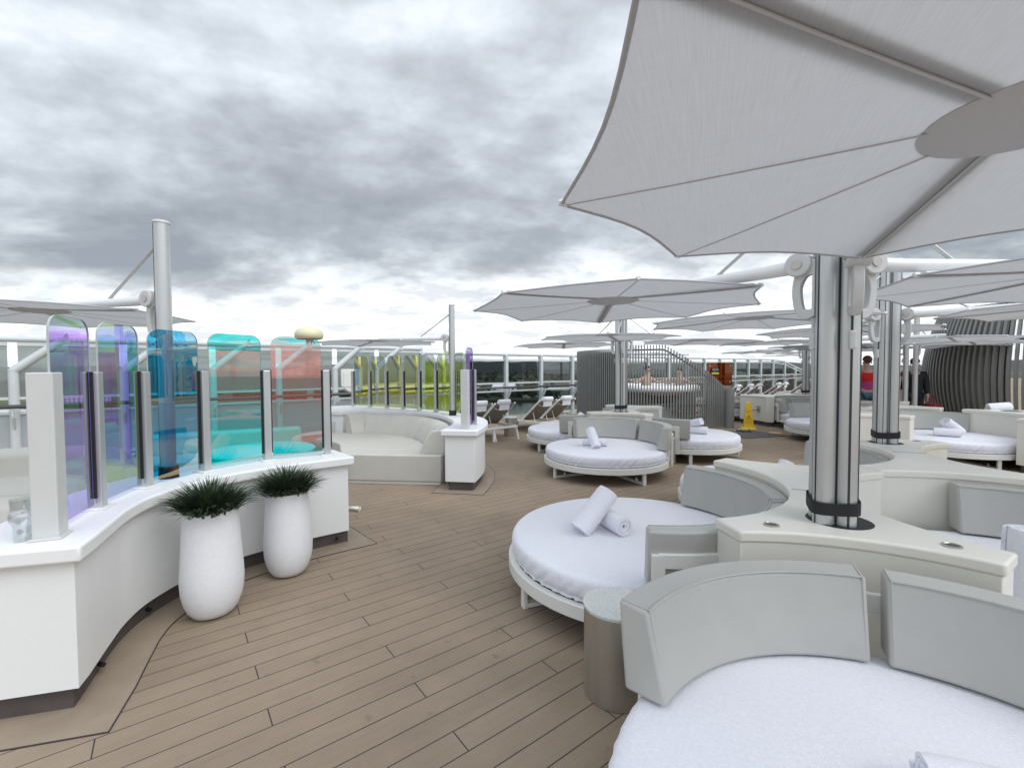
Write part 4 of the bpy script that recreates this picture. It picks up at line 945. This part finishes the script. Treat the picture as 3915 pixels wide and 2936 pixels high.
# ================================================================== HOT TUB WITH SLATTED SCREEN
TC = (4.27, 13.9); TRr = 2.25
sc_ = thing('slat_screen', 'tall grey vertical slat screen curving round a hot tub, stepping down on the right', 'slat screen', (*TC, 0)); off = (*TC, 0)
def slat_h(a):      # angle in degrees -188..-50
    return 2.12 if a < -124 else 2.20 if a < -99 else 2.20-(a+99)/(45)*1.05
a = -190; angs = []
while a < -50: angs.append(a); a += 1.86 if a > -124 else 1.72
for a in angs:
    x, y = TC[0]+TRr*math.cos(R(a)), TC[1]+TRr*math.sin(R(a)); h = slat_h(a)
    MB().box((x, y, h/2+.02), (.036, .030, h-.04), R(a)).build('slat', 'slat_paint', sc_, off, smooth=0, bevel=.004)
MB().sweep(arc(TC, TRr-.055, -190, -124, 40), [(-.015, .02), (.015, .02), (.015, 2.05), (-.015, 2.05)]).build('backing_panel', 'slat_back', sc_, off, smooth=40)
MB().tube([(TC[0]+(TRr-.06)*math.cos(R(q)), TC[1]+(TRr-.06)*math.sin(R(q)), slat_h(q)-.12) for q in range(-124, -52, 3)], .022, 8).build('top_rail', 'slat_back', sc_, off)
MB().sweep(arc(TC, TRr-.05, -190, -52, 60), [(-.012, .60), (.012, .60), (.012, .66), (-.012, .66)]).build('mid_band', 'slat_back', sc_, off, smooth=40)
MB().sweep(arc((5.80, 12.12), .09, 170, 350, 14), [(-.03, .0), (.03, .0), (.03, 1.04), (-.03, 1.04)]).build('end_column', 'slat_paint', sc_, off, smooth=40)
ht = thing('hot_tub', 'raised white round hot tub behind the slat screen', 'hot tub', (4.35, 14.3, 0))
MB().lathe([(1.30, .0), (1.30, .92), (0, .92)], 48).build('tub_wall', 'slat_back', ht, smooth=40)
MB().lathe([(1.42, .90), (1.46, .94), (1.46, 1.02), (1.40, 1.08), (1.18, 1.10), (1.12, 1.06), (1.10, .96), (1.30, .90), (1.42, .90)], 64).build('rim', 'white_gelcoat', ht, smooth=60)
MB().lathe([(0, 1.0), (1.12, 1.0)], 48).build('tub_water', 'water_tub', ht, smooth=0)
st = thing('tub_steps', 'dark red timber steps and grey riser leading up to the hot tub', 'steps', (4.6, 12.65, 0), R(12))
for k in range(4): MB().box((.42-.18*k, .12*k-.1, .16+.20*k), (.62, .30, .05)).build('tread', 'wood_red', st, smooth=0, bevel=.006)
MB().box((-.30, .25, .30), (.9, .05, .58)).build('riser_panel', 'rail_paint', st, smooth=0)
MB().bar((-.75, .2, .86), (.3, .2, .86), .30, .07).build('deck_edge', 'wood_red', st, smooth=0, bevel=.006)
ap = thing('acrylic_panel', 'orange translucent acrylic windbreak with a black notice, right of the slat screen', 'panel', (5.95, 13.05, 0), R(8))
MB().box((0, 0, 1.42), (.78, .012, .66)).build('sheet', 'acrylic_orange', ap, smooth=0)
MB().box((0, .01, .54), (.80, .08, 1.08)).build('low_wall', 'slat_paint', ap, smooth=0, bevel=.008)
for x in (-.32, .31):
    for z in (1.20, 1.66): MB().tube([(x, -.03, z), (x, .03, z)], .022, 14).build('standoff', 'steel_brushed', ap)
nt = thing('notice_board', 'black notice with white heading and yellow band on the orange panel', 'sign', (5.80, 13.005, 1.48), R(8))
MB().box((0, -.012, 0), (.225, .012, .235)).build('board', 'print_black', nt, smooth=0)
MB().box((.0, -.0195, -.035), (.225, .003, .045)).build('band', 'print_yellow', nt, smooth=0)
XZ = lambda x, y, z: Matrix.Translation((x, y, z)) @ Matrix.Rotation(math.pi/2, 4, 'X')
text_mesh('heading', 'NOTICE', .050, 'print_white', nt, XZ(0, -.0195, .072)); text_mesh('small_print', 'HOT TUB', .030, 'print_yellow', nt, XZ(0, -.0195, .018))
# barrel shaped cabana of curved ribs
BC = (13.0, 11.0); bc = thing('barrel_cabana', 'tall barrel-shaped cabana of curved grey ribs at the far right', 'cabana', (*BC, 0)); off = (*BC, 0)
for k in range(86):
    a = R(100+k*3.0); pts = []
    for i in range(13):
        z = .05+3.0*i/12; r = 1.92+.34*math.sin(math.pi*min(1, (z+.25)/3.3)); pts.append((BC[0]+r*math.cos(a), BC[1]+r*math.sin(a), z))
    m = MB(); c_, s_ = math.cos(a), math.sin(a); vs = []; fs = []
    for p in pts:
        for u_, w_ in ((-.055, -.024), (.055, -.024), (.055, .024), (-.055, .024)): vs.append((p[0]+c_*u_-s_*w_, p[1]+s_*u_+c_*w_, p[2]))
    for i in range(12):
        for e in range(4): fs.append((i*4+e, i*4+(e+1) % 4, i*4+4+(e+1) % 4, i*4+4+e))
    fs += [(0, 1, 2, 3), (51, 50, 49, 48)]
    m.add(vs, fs).build('rib', 'slat_paint', bc, off, smooth=40)
for z, r in ((.10, 1.96), (2.2, 2.12), (3.02, 1.92)): MB().tube([(BC[0]+r*math.cos(R(q)), BC[1]+r*math.sin(R(q)), z) for q in range(96, 362, 6)], .03, 8).build('hoop', 'slat_back', bc, off)
MB().sweep(arc(BC, 1.70, 120, 200, 24), [(-.02, .05), (.02, .05), (.02, 2.9), (-.02, 2.9)]).build('lining_panel', 'slat_back', bc, off, smooth=40)
t = thing('steel_rail', 'bent steel handrail seen inside the barrel cabana', 'handrail', (12.0, 10.1, 0))
MB().tube([(-.55, -.2, 0), (-.55, -.2, .88), (-.50, -.2, .95), (-.35, -.18, .99), (.4, -.1, 1.0), (1.0, 0, 1.0), (1.2, .02, .9), (1.2, .02, 0)], .024, 10).build('rail', 'steel_brushed', t)

# ================================================================== SMALL THINGS ON THE DECK
cn = thing('caution_cone', 'yellow four-sided wet-floor cone with red warning triangle', 'safety cone', (6.17, 11.85, 0), R(-24))
def frustum(m, z0, z1, a, b):
    vs = [(-a, -a, z0), (a, -a, z0), (a, a, z0), (-a, a, z0), (-b, -b, z1), (b, -b, z1), (b, b, z1), (-b, b, z1)]
    return m.add(vs, [(3, 2, 1, 0), (4, 5, 6, 7), (0, 1, 5, 4), (1, 2, 6, 5), (2, 3, 7, 6), (3, 0, 4, 7)])
frustum(MB(), .055, .70, .125, .058).build('cone_body', 'cone_yellow', cn, smooth=0, bevel=.008)
frustum(MB(), .004, .056, .190, .165).build('cone_base', 'cone_yellow', cn, smooth=0, bevel=.008)
sl_ = math.atan2(.125-.058, .645)
def on_face(z): return Matrix.Translation((0, -(.125-(z-.055)*math.tan(sl_))-.0015, z)) @ Matrix.Rotation(math.pi/2-sl_, 4, 'X')
for tx, z, sz in (('PRECAUCION', .475, .022), ('MOJADO', .448, .022), ('ATTENTION', .205, .030), ('SOL MOUILLE', .172, .026)): text_mesh('lettering', tx, sz, 'print_red', cn, on_face(z))
m = MB(); tri = [(-.062, -.052), (.062, -.052), (0, .062)]
for i in range(3):
    p, q = tri[i], tri[(i+1) % 3]; m.bar((*p, 0), (*q, 0), .011, .002)
m.bar((-.012, .012, 0), (.016, -.038, 0), .010, .002).bar((-.030, .004, 0), (.030, .012, 0), .008, .002).tube([(-.002, .026, -.001), (-.002, .026, .001)], .009, 10)
m.v = [tuple(on_face(.315) @ Vector(v)) for v in m.v]; m.build('warning_triangle', 'print_red', cn, smooth=0, fix=False)
o = MB().prism([(-.75, -.55), (.45, -.45), (.30, .55), (-.70, .50)], .0045, .014).build('floor_mat', 'mat_dark', None, smooth=0); o.location = (5.9, 10.95, 0); o.rotation_euler.z = R(12); tag(o, 'dark grey floor mat in front of the slat screen', 'mat')
o = MB().lathe([(0, .0055), (.15, .0055), (.15, .003)], 32).build('floor_sticker', 'sticker', None, smooth=0); o.location = (6.47, 11.15, 0); tag(o, 'round orange sticker on the deck near the cone', 'sticker')
def shoe(label, loc, rz):
    t = thing('sandal', label, 'sandal', loc, rz, 'sandals on the mat')
    MB().prism([(-.045, -.12), (.035, -.12), (.045, .0), (.05, .08), (.02, .14), (-.03, .13), (-.055, .05)], .001, .026).build('sole', 'shoe_dark', t, smooth=40, bevel=.006)
    MB().tube([(-.05, .02, .03), (-.02, .03, .07), (.02, .03, .07), (.05, .02, .03)], .013, 8).build('strap', 'shoe_pale', t)
shoe('pale-strapped sandal on the mat, left one', (5.72, 11.32, .0145), R(20)); shoe('pale-strapped sandal on the mat, beside the cone', (5.90, 11.28, .0145), R(-35))
o = MB().lathe([(.11, .0035), (.11, .0065), (.098, .0065), (.098, .0045), (0, .0045)], 32).build('deck_drain', 'deck_margin', None, smooth=0); o.location = (1.23, 4.98, 0); tag(o, 'round drain cover set in the deck behind the near daybed', 'drain')

# ================================================================== PEOPLE
def skin_body(name, verts, edges, radii, material, parent, sub=2):
    bm = bmesh.new(); L = bm.verts.layers.skin.verify(); vs = [bm.verts.new(v) for v in verts]
    for a, b in edges: bm.edges.new((vs[a], vs[b]))
    for i, v in enumerate(vs):
        r = radii[i]; v[L].radius = r if isinstance(r, tuple) else (r, r); v[L].use_root = (i == 0)
    me = bpy.data.meshes.new(name); bm.to_mesh(me); bm.free(); me.materials.append(MAT[material])
    o = bpy.data.objects.new(name, me); COL.objects.link(o); o.parent = parent
    o.modifiers.new('skin', 'SKIN').use_smooth_shade = True; s = o.modifiers.new('subsurf', 'SUBSURF'); s.levels = sub; s.render_levels = sub
    return o
def person(label, loc, rz, top, legs, hairm, k=1.0, coat=False, skinm='skin', bald=False, sleeves=True):
    """standing figure, local facing -Y"""
    t = thing('person', label, 'person', loc, rz)
    def sc(v): return tuple(c*k for c in v)
    J = [(0, 0, .96), (0, .01, 1.10), (0, .015, 1.26), (0, .01, 1.41), (0, 0, 1.50), (0, -.01, 1.57), (0, -.025, 1.64), (0, -.015, 1.72),
         (.17, .01, 1.43), (.225, .03, 1.18), (.235, -.03, .94), (.235, -.06, .86), (-.17, .01, 1.43), (-.225, .03, 1.18), (-.235, -.03, .94), (-.235, -.06, .86),
         (.095, 0, .90), (.105, -.01, .50), (.11, .03, .09), (.12, -.12, .035), (-.095, 0, .90), (-.105, -.01, .50), (-.11, .03, .09), (-.12, -.12, .035), (0, -.115, 1.635)]
    E = [(0, 1), (1, 2), (2, 3), (3, 4), (4, 5), (5, 6), (6, 7), (3, 8), (8, 9), (9, 10), (10, 11), (3, 12), (12, 13), (13, 14), (14, 15), (0, 16), (16, 17), (17, 18), (18, 19), (0, 20), (20, 21), (21, 22), (22, 23), (6, 24)]
    Rd = [(.15, .10), (.145, .095), (.155, .10), (.14, .085), (.065, .06), (.055, .055), (.072, .082), (.068, .078), .058, .045, .032, .030, .058, .045, .032, .030, .085, .06, .042, .035, .085, .06, .042, .035, .012]
    skin_body('body', [sc(v) for v in J], E, [tuple(x*k for x in r) if isinstance(r, tuple) else r*k for r in Rd], skinm, t)
    for s in (-1, 1):     # five bent fingers on each hand
        hx = .235*s
        m = MB()
        for q, (dy, L) in enumerate(((-.032, .070), (-.012, .080), (.008, .076), (.026, .060))):
            m.tube([sc((hx, -.06+dy, .84)), sc((hx*.985, -.065+dy, .84-L*.55)), sc((hx*.95, -.058+dy, .84-L))], [.0095, .009, .007], 7)
        m.tube([sc((hx, -.10, .865)), sc((hx*.93, -.125, .83)), sc((hx*.90, -.12, .80))], [.011, .010, .008], 7)
        m.build('fingers', skinm, t, smooth=60)
    idx = [0, 1, 2, 3, 8, 9, 10, 12, 13, 14]; mp = {a: i for i, a in enumerate(idx)}
    Et = [(mp[a], mp[b]) for a, b in E if a in mp and b in mp]; g = .028 if coat else .016
    Vt = [sc(J[a]) for a in idx]
    if coat: Vt[0] = sc((0, .01, .80))
    else: Vt[0] = sc((0, 0, .975))
    rt = [tuple((x+g)*k for x in Rd[a]) if isinstance(Rd[a], tuple) else (Rd[a]+g)*k for a in idx]
    skin_body('top', Vt, Et, rt, top, t)
    idx = [0, 16, 17, 18, 20, 21, 22]; mp = {a: i for i, a in enumerate(idx)}
    skin_body('trousers', [sc(J[a]) for a in idx], [(mp[a], mp[b]) for a, b in E if a in mp and b in mp], [tuple((x+.008)*k for x in Rd[a]) if isinstance(Rd[a], tuple) else (Rd[a]+.018)*k for a in idx], legs, t)
    if not bald:
        m = MB(); m.ball(sc((0, .008, 1.735)), .094*k, 18, 12, (1, 1.05, 1.02)); m.v = [v if v[2] > (1.70+.55*(v[1]+.04))*k or v[1] > .02*k else (v[0]*.8, v[1]*.8, max(v[2], 1.70*k)) for v in m.v]
        m.build('hair', hairm, t, smooth=70)
    m = MB()
    for s in (-1, 1): m.ball(sc((s*.086, .0, 1.655)), .022*k, 8, 6, (.5, .8, 1.3))
    m.build('ears', skinm, t, smooth=60)
    m = MB()
    for s in (-1, 1): m.ball(sc((s*.030, -.098, 1.675)), .010*k, 8, 6)
    m.build('eyes', 'hair_dark', t)
    return t
person('standing person seen from behind in a red and pink striped sweater and jeans', (8.62, 11.05, 0), R(168), 'sweater_stripes', 'jeans', 'hair', 1.03)
mat('sweater_white', (.70, .70, .71), .85, nscale=14, namt=.07, bump=.2, bscale=60)
p2 = person('standing person in a white sweater with a maroon chest band and beige trousers', (9.32, 11.15, 0), R(-42), 'sweater_white', 'khaki', 'hair_dark', 1.08, skinm='skin_tan')
mat('maroon', (.17, .012, .022), .8)
m = MB()
for s in (-1, 1):
    m.add([(s*.02, -.135, 1.26), (s*.02, -.135, 1.35), (s*.20, -.09, 1.50), (s*.235, -.08, 1.42), (s*.02, -.150, 1.26), (s*.02, -.150, 1.35), (s*.20, -.105, 1.51), (s*.235, -.095, 1.43)],
          [(0, 1, 2, 3), (7, 6, 5, 4), (0, 4, 5, 1), (1, 5, 6, 2), (2, 6, 7, 3), (3, 7, 4, 0)])
m.build('chest_band', 'maroon', p2, smooth=0, bevel=.006)
m = MB().lathe([(.168, 1.0), (.172, 1.0), (.172, 1.035), (.168, 1.035)], 24); m.v = [(x, y*.72, z) for x, y, z in m.v]; m.build('belt', 'maroon', p2)
person('standing person in a long dark coat holding a red bag', (9.78, 11.05, 0), R(-30), 'navy', 'navy', 'hair_dark', 1.0, coat=True)
bg_ = thing('handbag', 'red tote bag hanging beside the person in the dark coat', 'bag', (10.12, 10.95, .42), R(20))
frustum(MB(), 0, .30, .17, .12).build('bag_body', 'bag_red', bg_, smooth=0, bevel=.02)
MB().tube([(-.09, 0, .29), (-.075, 0, .44), (0, 0, .50), (.075, 0, .44), (.09, 0, .29)], .014, 8).build('bag_handle', 'bag_red', bg_)
# bathers in the tub: shown from the chest up
def bather(label, loc, rz, glasses=True, hairm='hair_dark'):
    t = thing('person', label, 'person', loc, rz)
    V_ = [(0, 0, -.30), (0, 0, -.05), (0, 0, .14), (0, -.005, .22), (0, -.01, .29), (0, -.03, .36), (0, -.02, .44), (.18, 0, .12), (.34, -.02, .02), (.58, -.12, .09), (-.18, 0, .12), (-.34, -.02, .02), (-.58, -.12, .09), (0, -.125, .355), (.65, -.15, .10), (-.65, -.15, .10)]
    E_ = [(0, 1), (1, 2), (2, 3), (3, 4), (4, 5), (5, 6), (2, 7), (7, 8), (8, 9), (2, 10), (10, 11), (11, 12), (5, 13), (9, 14), (12, 15)]
    skin_body('body', V_, E_, [(.15, .11), (.165, .115), (.145, .09), (.065, .06), (.058, .058), (.074, .085), (.07, .08), .06, .05, .036, .06, .05, .036, .012, .034, .034], 'skin', t)
    m = MB()
    for s in (-1, 1):
        for q in range(4): m.tube([(s*.66, -.165+.018*q, .11), (s*.71, -.175+.018*q, .108), (s*.735, -.175+.018*q, .088)], [.009, .0085, .007], 6)
        m.tube([(s*.65, -.17, .10), (s*.665, -.205, .09), (s*.69, -.22, .085)], [.010, .009, .007], 6)
    m.build('fingers', 'skin', t, smooth=60)
    h = MB().ball((0, .005, .455), .095, 16, 10, (1, 1.05, .85)); h.v = [v if v[2] > .44 or v[1] > .03 else (v[0]*.8, v[1]*.8, .44) for v in h.v]; h.build('hair', hairm, t, smooth=70)
    if glasses:
        g = MB()
        for s in (-1, 1): g.ball((s*.034, -.108, .385), .030, 12, 8, (1, .35, .8)); g.bar((s*.062, -.095, .388), (s*.080, .0, .39), .004, .008)
        g.bar((-.01, -.115, .39), (.01, -.115, .39), .004, .006); g.build('sunglasses', 'print_black', t)
    return t
bather('bather in dark sunglasses resting both arms on the hot tub rim', (3.98, 13.45, 1.16), R(14))
bather('bather at the right side of the hot tub, head low behind the slats', (5.25, 14.25, 1.10), R(-35), False)

# ---- things the photograph shows nothing of are left out; labels follow what is seen of each umbrella
def drop(o):
    for c in list(o.children): drop(c)
    bpy.data.objects.remove(o)
for o in [o for o in COL.objects if not o.parent and 'label' in o]:
    if o['label'] in ('bent steel handrail seen inside the barrel cabana', 'black strap round the mast hidden by the foreground poles', 'maroon container stack in the middle of the dock row', 'widest maroon container stack across the dock',
                      'rightmost maroon container stack across the dock', 'plain rear pole of the middle mast', 'plain rear pole of the distant mast', 'round drain cover set in the deck behind the near daybed'): drop(o)
    elif o.name in ('moored_boat.002', 'moored_boat.005', 'moored_boat.007', 'moored_boat.008', 'moored_boat.009', 'moored_boat.010', 'moored_boat.011'): drop(o)
for n, lb in ((3, 'grey umbrella whose edge shows on both sides of the foreground mast, below the nearest ones'), (4, 'grey umbrella just below the right-edge one, reaching right from the second mast'),
              (9, 'thin umbrella sliver left of the foreground mast, on the level of the far mast'), (10, 'wide flat umbrella crossing in front of the barrel cabana'), (11, 'thin flat umbrella above the far loungers, left of the foreground mast'),
              (12, 'tiny umbrella sliver just right of the foreground mast, above the person in red'), (13, 'flat umbrella edge just beneath the one crossing the barrel cabana'), (14, 'umbrella sliver touching the left side of the foreground mast, lowest there'),
              (17, 'tiny distant umbrella edge right beside the foreground mast')):
    o = bpy.data.objects.get('cantilever_umbrella.%03d' % n)
    if o: o['label'] = lb
